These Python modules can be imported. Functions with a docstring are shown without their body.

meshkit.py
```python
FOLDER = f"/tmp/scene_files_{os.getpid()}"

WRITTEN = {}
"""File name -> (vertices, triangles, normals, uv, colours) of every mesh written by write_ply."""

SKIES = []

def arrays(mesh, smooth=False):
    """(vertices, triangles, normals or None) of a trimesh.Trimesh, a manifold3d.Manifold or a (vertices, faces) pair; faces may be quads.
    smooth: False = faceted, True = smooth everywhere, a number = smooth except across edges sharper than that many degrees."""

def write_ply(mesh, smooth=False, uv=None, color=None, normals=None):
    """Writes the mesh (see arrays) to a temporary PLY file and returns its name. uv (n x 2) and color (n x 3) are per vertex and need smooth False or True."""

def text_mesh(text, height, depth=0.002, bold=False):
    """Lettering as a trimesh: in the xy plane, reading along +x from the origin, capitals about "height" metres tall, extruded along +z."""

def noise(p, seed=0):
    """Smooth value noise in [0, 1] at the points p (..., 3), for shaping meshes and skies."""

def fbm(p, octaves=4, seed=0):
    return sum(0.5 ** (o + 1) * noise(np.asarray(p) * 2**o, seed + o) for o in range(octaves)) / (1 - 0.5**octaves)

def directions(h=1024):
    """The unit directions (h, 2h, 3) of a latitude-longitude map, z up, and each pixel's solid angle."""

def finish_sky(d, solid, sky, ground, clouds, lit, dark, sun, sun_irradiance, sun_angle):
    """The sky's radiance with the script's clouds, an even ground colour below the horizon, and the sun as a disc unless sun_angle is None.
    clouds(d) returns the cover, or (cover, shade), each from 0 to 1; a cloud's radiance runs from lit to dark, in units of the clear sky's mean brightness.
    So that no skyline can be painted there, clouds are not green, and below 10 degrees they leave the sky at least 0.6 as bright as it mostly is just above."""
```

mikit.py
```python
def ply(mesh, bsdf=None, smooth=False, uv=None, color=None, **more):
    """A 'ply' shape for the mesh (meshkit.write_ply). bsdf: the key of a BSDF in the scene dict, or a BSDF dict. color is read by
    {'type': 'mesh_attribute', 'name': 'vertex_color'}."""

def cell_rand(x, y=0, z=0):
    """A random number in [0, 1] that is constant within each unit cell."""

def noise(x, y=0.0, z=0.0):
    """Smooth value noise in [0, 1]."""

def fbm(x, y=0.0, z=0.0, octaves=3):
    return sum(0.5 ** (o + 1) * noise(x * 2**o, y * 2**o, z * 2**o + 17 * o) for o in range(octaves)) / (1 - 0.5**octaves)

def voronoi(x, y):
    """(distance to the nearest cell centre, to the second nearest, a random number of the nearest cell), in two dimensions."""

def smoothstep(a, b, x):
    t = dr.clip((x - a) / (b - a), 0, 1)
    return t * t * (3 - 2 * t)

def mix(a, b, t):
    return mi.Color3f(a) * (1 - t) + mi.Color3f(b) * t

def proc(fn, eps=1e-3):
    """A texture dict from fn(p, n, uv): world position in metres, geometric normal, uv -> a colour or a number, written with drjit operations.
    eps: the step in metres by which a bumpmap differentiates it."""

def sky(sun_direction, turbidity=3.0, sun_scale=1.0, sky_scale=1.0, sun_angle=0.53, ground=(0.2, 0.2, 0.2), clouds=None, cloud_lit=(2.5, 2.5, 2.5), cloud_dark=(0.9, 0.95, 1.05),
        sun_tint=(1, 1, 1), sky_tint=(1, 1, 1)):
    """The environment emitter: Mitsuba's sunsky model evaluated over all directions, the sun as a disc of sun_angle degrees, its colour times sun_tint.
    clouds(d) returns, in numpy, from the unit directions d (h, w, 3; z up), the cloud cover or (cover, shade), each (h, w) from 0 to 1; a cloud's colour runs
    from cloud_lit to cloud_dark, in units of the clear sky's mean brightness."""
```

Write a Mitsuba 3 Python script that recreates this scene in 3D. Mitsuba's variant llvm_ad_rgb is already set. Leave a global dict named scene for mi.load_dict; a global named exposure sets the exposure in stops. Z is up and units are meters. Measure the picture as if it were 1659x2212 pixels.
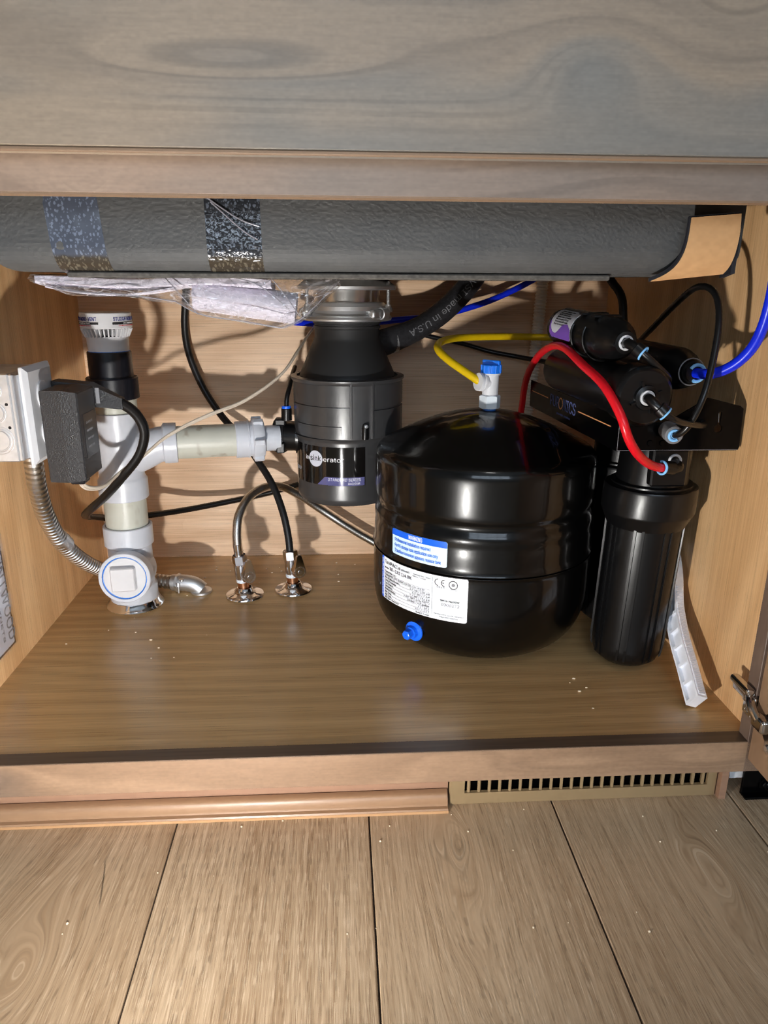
import math, random
import numpy as np, trimesh, mitsuba as mi, drjit as dr, mikit, meshkit
from mikit import noise, fbm, voronoi, cell_rand, smoothstep, mix
import manifold3d as m3
from shapely.geometry import Polygon, Point, box as sbox
from shapely import affinity, union_all

T = mi.ScalarTransform4f
rng = np.random.default_rng(7)
scene, labels = {'type': 'scene'}, {}
exposure = 0.0

# ------------------------------------------------------------------ camera
scene['camera'] = {
    'type': 'perspective', 'fov': 55.85, 'fov_axis': 'x', 'near_clip': 0.01, 'far_clip': 50.0,
    'to_world': T().look_at(origin=[0.0023, -0.6454, 0.4718], target=[0.0617, 0.3057, 0.1687], up=[0.0127, 0.3029, 0.9529])}

# ------------------------------------------------------------------ lights
TORCH_AT, TORCH_AIM, TORCH_POWER = np.array([-0.15, -0.42, 0.024]), np.array([0.08, 1.0, 0.85]), 2700.0
WINDOW_GLOW, SIDE_GLOW, CEILING_GLOW = [3.6, 4.3, 5.1], [3.2, 4.0, 4.9], [9.4, 9.2, 9.0]

# ------------------------------------------------------------------ helpers
def V(*a): return np.array(a, float)
def unit(v): return np.asarray(v, float) / np.linalg.norm(v)
def cat(*ms):
    out = []
    for m in ms: out += list(m) if isinstance(m, (list, tuple)) else [m]
    return trimesh.util.concatenate(out)

def key_for(name, parent=None):
    base = name if parent is None else parent + '__' + name
    k, i = base, 0
    while k in scene or k in labels or any(q.startswith(k + '__') for q in scene):
        i += 1; k = f'{base}_{i:03d}'
    return k

def thing(name, label, category, group=None):
    k = key_for(name); labels[k] = {'label': label, 'category': category}
    if group: labels[k]['group'] = group
    return k

def add(name, mesh, bsdf, parent=None, smooth=30, label=None, kind=None, **more):
    k = key_for(name, parent)
    scene[k] = mikit.ply(mesh, bsdf, smooth=smooth, **more)
    if label or kind:
        d = labels.setdefault(k, {})
        if label: d['label'] = label
        if kind: d['kind'] = kind
    return k

def solo(name, mesh, bsdf, label, category, smooth=30, group=None, kind=None):
    k = key_for(name); scene[k] = mikit.ply(mesh, bsdf, smooth=smooth)
    labels[k] = {'label': label, 'category': category}
    if group: labels[k]['group'] = group
    if kind: labels[k]['kind'] = kind
    return k

def struct(name, mesh, bsdf, label, smooth=30):
    k = key_for(name); scene[k] = mikit.ply(mesh, bsdf, smooth=smooth)
    labels[k] = {'label': label, 'kind': 'structure'}
    return k

def slab(lo, hi, ch=0.0):
    """Box from lo to hi with chamfered edges."""
    lo, hi = np.minimum(lo, hi).astype(float), np.maximum(lo, hi).astype(float)
    if ch <= 0:
        m = trimesh.creation.box(extents=hi - lo); m.apply_translation((lo + hi) / 2); return m
    ch = min(ch, 0.45 * (hi - lo).min())
    c, h, pts = (lo + hi) / 2, (hi - lo) / 2, []
    for s in np.array(np.meshgrid([-1, 1], [-1, 1], [-1, 1])).T.reshape(-1, 3):
        for k in range(3):
            q = h - ch; q[k] = h[k]; pts.append(c + s * q)
    return trimesh.convex.convex_hull(np.array(pts))

def rounded(lo, hi, r, n=16):
    """Box with spherical corners."""
    lo, hi = np.minimum(lo, hi).astype(float) + r, np.maximum(lo, hi).astype(float) - r
    hi = np.maximum(hi, lo + 1e-5)
    ms = [m3.Manifold.sphere(r, n).translate([float(a) for a in (x, y, z)]) for x in (lo[0], hi[0]) for y in (lo[1], hi[1]) for z in (lo[2], hi[2])]
    return tri(m3.Manifold.batch_hull(ms))

def tri(man):
    m = man.to_mesh()
    return trimesh.Trimesh(np.array(m.vert_properties)[:, :3], np.array(m.tri_verts), process=False)
def man(mesh):
    mesh = mesh.copy(); mesh.merge_vertices()
    return m3.Manifold(m3.Mesh(np.asarray(mesh.vertices, np.float32), np.asarray(mesh.faces, np.uint32)))
def diff(a, *bs):
    a = man(a)
    for b in bs: a = a - man(b)
    return tri(a)
def fuse(*ms):
    a = man(ms[0])
    for b in ms[1:]: a = a + man(b)
    return tri(a)

def lathe(profile, n=64, at=(0, 0, 0), axis=(0, 0, 1)):
    """Solid of revolution from (radius, height) pairs about the z axis, then turned to axis and moved."""
    p = np.array(profile, float); a = np.arange(n) * 2 * math.pi / n
    v = np.stack([np.outer(p[:, 0], np.cos(a)), np.outer(p[:, 0], np.sin(a)), np.repeat(p[:, 1:2], n, 1)], -1).reshape(-1, 3)
    f = []
    for i in range(len(p) - 1):
        j = np.arange(n); k = (j + 1) % n
        A, B, C, D = i * n + j, i * n + k, (i + 1) * n + k, (i + 1) * n + j
        if p[i, 0] > 1e-9: f.append(np.stack([A, B, C], 1))
        if p[i + 1, 0] > 1e-9: f.append(np.stack([A, C, D], 1))
    f = np.vstack(f)
    m = trimesh.Trimesh(v, f, process=False)
    m.merge_vertices()
    if m.volume < 0: m.invert()
    return orient(m, at, axis)

def orient(m, at=(0, 0, 0), axis=(0, 0, 1), xdir=None):
    z = unit(axis)
    x = np.asarray(xdir, float) if xdir is not None else (V(1, 0, 0) if abs(z[0]) < 0.9 else V(0, 1, 0))
    x = unit(x - z * (x @ z)); y = np.cross(z, x)
    M = np.eye(4); M[:3, 0], M[:3, 1], M[:3, 2], M[:3, 3] = x, y, z, at
    m = m.copy(); m.apply_transform(M); return m

def cyl(p0, p1, r, n=32, r1=None, ch=0.0):
    p0, p1 = np.asarray(p0, float), np.asarray(p1, float); L = np.linalg.norm(p1 - p0); r1 = r if r1 is None else r1
    ch = min(ch, r * .5, L * .4)
    prof = [(0, 0), (r - ch, 0), (r, ch), (r1, L - ch), (r1 - ch, L), (0, L)] if ch else [(0, 0), (r, 0), (r1, L), (0, L)]
    return lathe(prof, n, p0, p1 - p0)

def pipe(p0, p1, r, ri, n=48, ch=0.0008):
    p0, p1 = np.asarray(p0, float), np.asarray(p1, float); L = np.linalg.norm(p1 - p0)
    return lathe([(ri, 0), (r - ch, 0), (r, ch), (r, L - ch), (r - ch, L), (ri, L), (ri, 0)], n, p0, p1 - p0)

def spline(pts, step=0.004):
    """Centripetal Catmull-Rom through the points, resampled evenly."""
    p = np.array(pts, float); p = np.vstack([2 * p[0] - p[1], p, 2 * p[-1] - p[-2]])
    out = []
    for i in range(1, len(p) - 2):
        t = np.linspace(0, 1, 40, endpoint=False)[:, None]
        a, b, c, d = p[i - 1:i + 3]
        out.append(0.5 * ((2 * b) + (-a + c) * t + (2 * a - 5 * b + 4 * c - d) * t ** 2 + (-a + 3 * b - 3 * c + d) * t ** 3))
    out = np.vstack(out + [p[-2][None]])
    for _ in range(3):
        s = np.concatenate([[0], np.cumsum(np.linalg.norm(np.diff(out, axis=0), axis=1))])
        n = max(int(s[-1] / step), 2)
        out = np.stack([np.interp(np.linspace(0, s[-1], n + 1), s, out[:, k]) for k in range(3)], 1)
    k = np.array([.25, .5, .25])
    for _ in range(4):
        out[1:-1] = .25 * out[:-2] + .5 * out[1:-1] + .25 * out[2:]
    return out

def frames(c):
    t = np.gradient(c, axis=0); t /= np.linalg.norm(t, axis=1, keepdims=True)
    n = np.zeros_like(c); a = V(0, 0, 1) if abs(t[0][2]) < .9 else V(1, 0, 0)
    n[0] = unit(a - t[0] * (a @ t[0]))
    for i in range(1, len(c)):
        q = n[i - 1] - t[i] * (n[i - 1] @ t[i]); n[i] = unit(q)
    return t, n, np.cross(t, n)

def tube(pts, r, n=14, step=0.004, resample=True, section=None, cap=True):
    """Tube along a path; r a number or a function of arc length; section: (k,2) closed outline in place of a circle."""
    c = spline(pts, step) if resample else np.array(pts, float)
    t, a, b = frames(c)
    s = np.concatenate([[0], np.cumsum(np.linalg.norm(np.diff(c, axis=0), axis=1))])
    rr = np.array([r(x) for x in s]) if callable(r) else np.full(len(c), float(r))
    if section is None:
        ang = np.arange(n) * 2 * math.pi / n; sec = np.stack([np.cos(ang), np.sin(ang)], 1)
    else:
        sec = np.array(section, float); n = len(sec); rr = np.ones(len(c)) if not callable(r) else rr
    v = (c[:, None] + rr[:, None, None] * (sec[None, :, :1] * a[:, None] + sec[None, :, 1:] * b[:, None])).reshape(-1, 3)
    f = []
    j = np.arange(n); k = (j + 1) % n
    for i in range(len(c) - 1):
        A, B, C, D = i * n + j, i * n + k, (i + 1) * n + k, (i + 1) * n + j
        f += [np.stack([A, B, C], 1), np.stack([A, C, D], 1)]
    if cap:
        v = np.vstack([v, c[:1], c[-1:]]); e = len(v)
        f += [np.stack([k, j, np.full(n, e - 2)], 1), np.stack([(len(c) - 1) * n + j, (len(c) - 1) * n + k, np.full(n, e - 1)], 1)]
    return trimesh.Trimesh(v, np.vstack(f), process=False)

def torus(R, r, at, axis, n=40, k=10, arc=None):
    a = np.linspace(*(arc or (0, 2 * math.pi)), n + 1)
    pts = np.stack([R * np.cos(a), R * np.sin(a), 0 * a], 1)
    return orient(tube(pts, r, k, resample=False, cap=arc is not None), at, axis)

def prism(poly, depth, at=(0, 0, 0), axis=(0, 0, 1), xdir=None):
    return orient(trimesh.creation.extrude_polygon(poly, depth, engine='earcut'), at, axis, xdir)

def hexnut(p0, p1, r, hole=0.0, ch=0.001):
    L = np.linalg.norm(np.subtract(p1, p0)); a = np.arange(6) * math.pi / 3
    q = Polygon(np.stack([r * np.cos(a), r * np.sin(a)], 1))
    m = trimesh.creation.extrude_polygon(q, L, engine='earcut')
    m = tri(man(m) ^ man(lathe([(0, 0), (r - 2 * ch, 0), (r + .0001, 1.4 * ch), (r + .0001, L - 1.4 * ch), (r - 2 * ch, L), (0, L)], 36)))
    return orient(m, p0, np.subtract(p1, p0))

def subdiv(m, size):
    v, f = trimesh.remesh.subdivide_to_size(m.vertices, m.faces, size, max_iter=12)
    return trimesh.Trimesh(v, f, process=False)

def text(s, h, depth=0.0003, bold=False, width=None):
    m = meshkit.text_mesh(s, h, depth, bold)
    if width: m.apply_scale([width / max(m.bounds[1][0] - m.bounds[0][0], 1e-6), 1, 1])
    return m

def wrap(m, ctr, r, th0, z0, roll=0.0):
    """Flat mesh (x along, y up, z out) laid on an upright cylinder; th measured from -y towards +x."""
    v = np.array(m.vertices)
    if roll: v[:, :2] = v[:, :2] @ np.array([[math.cos(roll), math.sin(roll)], [-math.sin(roll), math.cos(roll)]])
    th, rr = th0 + v[:, 0] / r, r + v[:, 2]
    return trimesh.Trimesh(np.stack([ctr[0] + rr * np.sin(th), ctr[1] - rr * np.cos(th), z0 + v[:, 1]], 1), m.faces, process=False)

def shell(ctr, r, t0, t1, z0, z1, thick, n=24):
    """Curved plate on an upright cylinder."""
    m = trimesh.creation.box(extents=[(t1 - t0) * r, z1 - z0, thick]); m.apply_translation([(t1 - t0) * r / 2, (z1 - z0) / 2, thick / 2])
    return wrap(subdiv(m, max((t1 - t0) * r / n, .003)), ctr, r, t0, z0)

def flat(m, at, xdir, ydir):
    """Flat mesh laid in a plane: x along xdir, y along ydir, z along their cross product."""
    x, y = unit(xdir), unit(ydir); z = np.cross(x, y)
    M = np.eye(4); M[:3, 0], M[:3, 1], M[:3, 2], M[:3, 3] = x, y, z, at
    m = m.copy(); m.apply_transform(M); return m

def rrect(w, h, r): return sbox(r, r, w - r, h - r).buffer(r, quad_segs=5)

# ------------------------------------------------------------------ materials
def srgb(*c):
    c = np.array(c, float) / 255
    return [float(x) for x in np.where(c < .04045, c / 12.92, ((c + .055) / 1.055) ** 2.4)]
def rgb(c): return {'type': 'rgb', 'value': c}
def mat(name, d): scene[name] = {'type': 'twosided', 'bsdf': d}; return name
def pr(name, c, rough=.5, **k):
    base = mikit.proc(c) if callable(c) else rgb(c)
    return mat(name, {'type': 'principled', 'base_color': base, 'roughness': rough, **k})

def maple(axis, c1, c2, seed=0.0):
    """Laminate with long fine maple grain along one axis: 0 = x, 2 = z, 1 = y."""
    def fn(p, n, uv):
        q = [p.x, p.y, p.z]; a = q[axis]; b = [q[i] for i in range(3) if i != axis]
        b0 = b[0] + 0.37 * b[1] + .010 * fbm(a * 2.2 + seed, b[0] * 5, b[1] * 5, 2); b1 = b[1] - .37 * b[0]
        broad = fbm(a * 1.3 + seed, b0 * 16, b1 * 16, 3)
        fine = fbm(a * 14, b0 * 520 + seed, b1 * 520, 2)
        line = smoothstep(.70, .84, noise(a * 22 + seed, b0 * 800, b1 * 800))
        cath = .5 + .5 * dr.sin(2 * math.pi * (b0 * 40 + 5 * fbm(a * 2.2 + seed, b0 * 5, b1 * 5, 2)))
        t = dr.clip(.42 * broad + .40 * fine + .18 * cath, 0, 1)
        c = mix(c1, c2, smoothstep(.2, .8, t))
        return c * (1 - .16 * line)
    return fn

c_lam1, c_lam2 = srgb(238, 206, 172), srgb(206, 168, 130)
pr('wood_back', maple(0, c_lam1, c_lam2, 2.0), .45)
pr('wood_side', maple(2, srgb(230, 188, 138), srgb(204, 158, 108), 5.0), .45)
pr('wood_bottom', maple(0, srgb(194, 161, 114), srgb(166, 132, 88), 9.0), .28, specular=.55)
pr('edge_dark', lambda p, n, uv: mix(srgb(96, 78, 62), srgb(66, 52, 42), fbm(p.x * 12, p.y * 300, p.z * 300, 3)), .42)

def alder(c1, c2, c3, bumps, zs=1.0):
    """Flowing grain: bands along the contours of a smooth height field over (x, z)."""
    def fn(p, n, uv):
        x, z = p.x, p.z + .6 * p.y
        h = z * 1.0 + .020 * (fbm(x * 2.2 + 3, z * 6, 4.4, 2) - .5)
        for (cx, cz, ax, az, A) in bumps: h += A * dr.exp(-dr.square((x - cx) / ax) - dr.square((z - cz) / az))
        g = h * zs
        broad = fbm(g * 46, x * 1.4, 1.1, 3); lines = fbm(g * 210, x * 2.0, 6.2, 2)
        cloud = fbm(x * 5, z * 13 + 4, .2, 3); fine = fbm(x * 60, z * 640, 2.2, 2); fleck = fbm(x * 260, z * 420, 5.0, 2)
        c = mix(c1, c2, smoothstep(.34, .66, .62 * broad + .38 * cloud))
        c = mix(c, c3, .9 * smoothstep(.46, .66, .55 * fbm(g * 20 + 5, x * 2.6, 8.8, 2) + .45 * fbm(x * 4 + 1, z * 10, 3.3, 3)))
        vein = smoothstep(.62, .80, noise(g * 150, x * 1.6, 9.0)) * smoothstep(.35, .6, cloud)
        return c * (.80 + .10 * lines + .16 * fine + .14 * fleck) * (1 - .16 * vein)
    return fn
pr('alder_front', alder(srgb(142, 126, 108), srgb(129, 115, 100), srgb(108, 107, 103), [(-.085, .617, .110, .017, .050), (.06, .610, .16, .03, .012), (.205, .617, .050, .030, -.055), (.31, .66, .05, .03, .03), (.33, .585, .06, .02, .012)]), .42, specular=.45)
pr('alder_rail', alder(srgb(148, 127, 110), srgb(132, 112, 97), srgb(118, 108, 100), [(.02, .57, .2, .03, .02), (.25, .55, .09, .02, -.02), (-.2, .55, .03, .04, .05)]), .42, specular=.45)
pr('alder_low', alder(srgb(158, 130, 105), srgb(126, 101, 80), srgb(106, 94, 85), [(.25, -.02, .09, .012, .03), (-.05, -.04, .2, .02, .025), (-.36, -.01, .05, .02, -.03), (.40, -.018, .05, .012, .04), (.12, -.01, .05, .02, -.02)]), .42, specular=.45)
pr('alder_door', lambda p, n, uv: mix(srgb(150, 120, 92), srgb(124, 96, 74), fbm(p.y * 90, p.x * 20, p.z * 22, 3)), .45)
pr('stile_wood', lambda p, n, uv: mix(srgb(120, 100, 86), srgb(96, 78, 68), fbm(p.y * 200, p.x * 120, p.z * 30, 3)), .45)
pr('edge_orange', srgb(122, 99, 78), .5)
pr('toe_wood', lambda p, n, uv: mix(srgb(164, 128, 104), srgb(146, 112, 90), fbm(p.x * 6, p.y * 200, p.z * 260, 3)), .4)
pr('mould_wood', lambda p, n, uv: mix(srgb(164, 130, 100), srgb(144, 112, 84), fbm(p.x * 5, p.y * 180, p.z * 180, 3)), .38, specular=.5)
pr('raw_wood', lambda p, n, uv: mix(srgb(190, 150, 108), srgb(172, 132, 92), fbm(p.x * 30, p.y * 400, p.z * 400, 2)), .7)

def oak(p, n, uv):
    k = dr.floor((p.x + 0.1875) / 0.2175); s = k * 7.31
    x = p.x + .006 * (fbm(p.y * 2.2 + s, p.x * 5, s, 2) - .5) + .014 * (fbm(p.y * 1.0 + s, p.x * 2, s + 3, 2) - .5)
    w, rad = mi.Float(0), mi.Float(0)
    for (cx, cy, ax, ay) in ((-.292, -.135, .040, .075), (.125, -.010, .034, .120), (.385, -.07, .03, .10)):
        d2 = dr.square((p.x - cx) / ax) + dr.square((p.y - cy) / ay); kk = dr.exp(-.55 * d2); w = w + kk; rad = rad + kk * (cx + ax * dr.sqrt(d2 + .05) + .006 * noise(p.x * 60, p.y * 30, 3.0))
    w = dr.minimum(w, 1); x = x * (1 - w) + rad
    y = p.y * (1 - .8 * w)
    fine = fbm(y * 52 + s, x * 1250, s, 2); mid = fbm(y * 9 + s, x * 270, s + 1, 3); broad = fbm(y * 2.0 + s, x * 22, s + 2, 3)
    pore = smoothstep(.60, .78, noise(y * 90 + s, x * 1500, s)) * smoothstep(.3, .6, mid)
    t = .34 * broad + .30 * mid + .36 * fine
    c = mix(srgb(196, 172, 142), srgb(150, 123, 94), smoothstep(.27, .76, t))
    c = mix(c, srgb(176, 138, 100), .30 * w * broad)
    c = c * (.95 + .08 * cell_rand(k, 3, 1))
    c = mix(c, srgb(222, 202, 174), .34 * smoothstep(.68, .84, noise(y * 70 + s, x * 1300, s + 8)))
    crack = smoothstep(.0011, .0004, abs(p.x + .2865 + .20 * (p.y - .02) - .03 + .002 * noise(p.y * 40, 0, 0)) ) * smoothstep(-.075, -.06, p.y) * smoothstep(-.004, -.02, p.y)
    return c * (1 - .26 * pore) * (1 - .6 * crack)
def oak_bump(p, n, uv): return fbm(p.y * 16, p.x * 640, 0, 2)
scene['oak_floor'] = {'type': 'twosided', 'bsdf': {'type': 'bumpmap', 'arbitrary': mikit.proc(oak_bump, 4e-4), 'scale': 0.0004,
                      'bsdf': {'type': 'principled', 'base_color': mikit.proc(oak), 'roughness': .42, 'specular': .4}}}
pr('groove', srgb(52, 40, 30), .7)

def pad(p, n, uv):
    a = fbm(p.x * 260, p.y * 260, p.z * 260, 3); b = fbm(p.x * 24, p.y * 24, p.z * 24, 3)
    return mix(srgb(60, 61, 62), srgb(80, 79, 77), dr.clip(.6 * b + .4 * a, 0, 1))
scene['sound_pad'] = {'type': 'twosided', 'bsdf': {'type': 'bumpmap', 'arbitrary': mikit.proc(lambda p, n, uv: fbm(p.x * 420, p.y * 420, p.z * 420, 3), 4e-4), 'scale': 0.0008,
                      'bsdf': {'type': 'principled', 'base_color': mikit.proc(pad), 'roughness': .62, 'specular': .4}}}
pr('pad_dark', lambda p, n, uv: mix(srgb(92, 88, 82), srgb(46, 43, 40), fbm(p.x * 300, p.y * 300, p.z * 300, 2)), .8)

def speckle(bg, fg, brown):
    def fn(p, n, uv):
        x, z = p.x + .002 * fbm(p.x * 300, p.z * 300, 1., 2), p.z + .002 * fbm(p.x * 300, p.z * 300, 7., 2)
        d1, d2, w = voronoi(x * 290, z * 200); e1, e2, u = voronoi(x * 480 + 7, z * 360)
        spot = smoothstep(.36, .22, d1) * smoothstep(.45, .55, w); small = smoothstep(.34, .2, e1) * smoothstep(.5, .6, u)
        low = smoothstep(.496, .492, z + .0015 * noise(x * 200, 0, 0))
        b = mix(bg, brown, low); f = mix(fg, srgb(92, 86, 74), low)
        return mix(b, f, dr.clip(.85 * spot + .6 * small, 0, 1))
    return fn
mat('tape_blue', {'type': 'principled', 'base_color': mikit.proc(speckle(srgb(66, 71, 82), srgb(104, 112, 128), srgb(56, 50, 43))), 'roughness': .22, 'specular': .5})
mat('tape_dark', {'type': 'bumpmap', 'arbitrary': mikit.proc(lambda p, n, uv: fbm(p.x * 330, p.y * 330, p.z * 330, 2), 4e-4), 'scale': 0.0008,
    'bsdf': {'type': 'principled', 'base_color': mikit.proc(speckle(srgb(36, 38, 42), srgb(88, 94, 104), srgb(52, 46, 38))), 'roughness': .14, 'specular': .7}})

pr('pvc_white', srgb(192, 195, 202), .3, specular=.5)
pr('pvc_aged', lambda p, n, uv: mix(srgb(184, 184, 172), srgb(134, 120, 100), .55 * smoothstep(.66, .8, fbm(p.x * 60, p.y * 60, p.z * 26, 3))), .38)
pr('plastic_white', srgb(202, 202, 204), .3, specular=.5)
pr('wrench_white', srgb(232, 235, 242), .35, specular=.5)
pr('rubber_black', srgb(17, 18, 24), .3, specular=.5)
pr('abs_grey', srgb(52, 52, 53), .3, specular=.8)
pr('abs_cone', srgb(32, 33, 34), .5, specular=.4)
pr('abs_black', srgb(11, 11, 12), .30, specular=.4)
scene['tank_black'] = {'type': 'twosided', 'bsdf': {'type': 'blendbsdf', 'weight': .42, 'first': {'type': 'principled', 'base_color': rgb(srgb(3, 3, 3)), 'roughness': .075, 'specular': .5},
                       'second': {'type': 'principled', 'base_color': rgb(srgb(6, 6, 6)), 'roughness': .26, 'specular': .5}}}
pr('metal_black', srgb(4, 4, 5), .16, specular=.14)
pr('hose_black', srgb(22, 22, 23), .42, specular=.4)
pr('cord_black', srgb(14, 14, 15), .3, specular=.5)
scene['adapter_black'] = {'type': 'twosided', 'bsdf': {'type': 'bumpmap', 'arbitrary': mikit.proc(lambda p, n, uv: fbm(p.x * 900, p.y * 900, p.z * 900, 2), 2e-4), 'scale': 0.0008,
                      'bsdf': {'type': 'principled', 'base_color': rgb(srgb(34, 34, 36)), 'roughness': .34, 'specular': .6}}}
pr('rubber_hose', lambda p, n, uv: mix(srgb(22, 22, 24), srgb(44, 44, 48), fbm(p.x * 300, p.y * 300, p.z * 300, 3)), .6)
pr('tube_blue', srgb(12, 40, 214), .28, specular=.5)
pr('tube_red', srgb(206, 18, 32), .28, specular=.5)
pr('tube_yellow', srgb(206, 172, 10), .3, specular=.5)
pr('plug_blue', srgb(16, 96, 226), .33)
pr('knob_blue', srgb(24, 112, 222), .33)
pr('clip_blue', srgb(126, 190, 240), .4)
pr('primer_blue', srgb(52, 112, 196), .4)
pr('cord_clear', srgb(190, 178, 162), .15, specular=.6, spec_trans=.0)
pr('grey_plastic', srgb(112, 112, 114), .4)
pr('translucent_white', srgb(206, 214, 220), .25)
pr('ribbed_pale', srgb(226, 218, 204), .5)
pr('paper_white', srgb(206, 201, 212), .8)
pr('paper_shade', lambda p, n, uv: mix(srgb(208, 203, 213), srgb(172, 168, 180), .6 * fbm(p.x * 40, p.y * 60, p.z * 90, 3)), .8)
pr('card_brown', lambda p, n, uv: mix(srgb(204, 160, 112), srgb(186, 142, 96), fbm(p.x * 160, p.y * 160, p.z * 160, 3)), .75)
pr('foam_black', srgb(24, 25, 32), .7)
pr('vent_tan', srgb(146, 124, 92), .38, specular=.4)
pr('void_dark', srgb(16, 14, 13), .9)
pr('ink_black', srgb(24, 24, 26), .6)
pr('ink_navy', srgb(34, 40, 110), .6)
pr('ink_red', srgb(190, 40, 50), .6)
pr('ink_blue', srgb(24, 90, 190), .6)
pr('ink_grey', srgb(120, 120, 124), .6)
pr('ink_white', srgb(232, 232, 234), .5)
pr('ink_slate', srgb(88, 98, 146), .5)
pr('ink_orange', srgb(214, 148, 100), .5)
pr('label_white', srgb(236, 240, 246), .35, specular=.4)
pr('label_pale', srgb(196, 222, 246), .35)
pr('label_blue', srgb(14, 90, 214), .35)
pr('label_gloss', srgb(14, 13, 13), .07, specular=.6)
pr('label_violet', srgb(84, 84, 128), .1, specular=.6)
pr('label_purple', srgb(112, 74, 170), .4)
pr('label_grey', srgb(196, 198, 208), .4)
pr('wall_paint', srgb(150, 148, 145), .8)
pr('ceiling_paint', srgb(170, 170, 168), .8)
pr('stone_top', srgb(196, 194, 190), .3)
pr('dust', srgb(226, 210, 184), .8)
def metal(name, c, rough, **k):
    return mat(name, {'type': 'principled', 'base_color': mikit.proc(c) if callable(c) else rgb(c), 'metallic': 1.0, 'roughness': rough, **k})
metal('chrome', [.82, .82, .84], .07)
metal('steel', [.66, .65, .63], .26)
metal('zinc', [.80, .82, .84], .42)
metal('galvanized', lambda p, n, uv: mix([.62, .64, .66], [.86, .87, .88], fbm(p.x * 110, p.y * 110, p.z * 110, 3)), .46)
def weave(p, n, uv):
    a = .5 + .5 * dr.sin(2 * math.pi * (uv.x * 12 + uv.y / .0052)); b = .5 + .5 * dr.sin(2 * math.pi * (uv.x * 12 - uv.y / .0052))
    return mix([.16, .16, .16], [.82, .81, .78], smoothstep(.45, .85, dr.maximum(a, b)))
metal('braid', weave, .3)
metal('copper', [.83, .42, .24], .25)
metal('hinge_metal', [.60, .57, .53], .12)
scene['clear_film'] = {'type': 'thindielectric', 'int_ior': 1.5}
def crinkle(p, n, uv):
    q = fbm(p.x * 48 + 2 * p.z, p.z * 90, p.y * 60, 3); r = fbm(p.x * 130 + p.z * 60, p.z * 150 - p.x * 50, 4.0, 2)
    return .07 + .36 * smoothstep(.035, .0, abs(q - .5)) + .22 * smoothstep(.03, .0, abs(r - .47)) + .16 * smoothstep(.55, .75, q)
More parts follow.
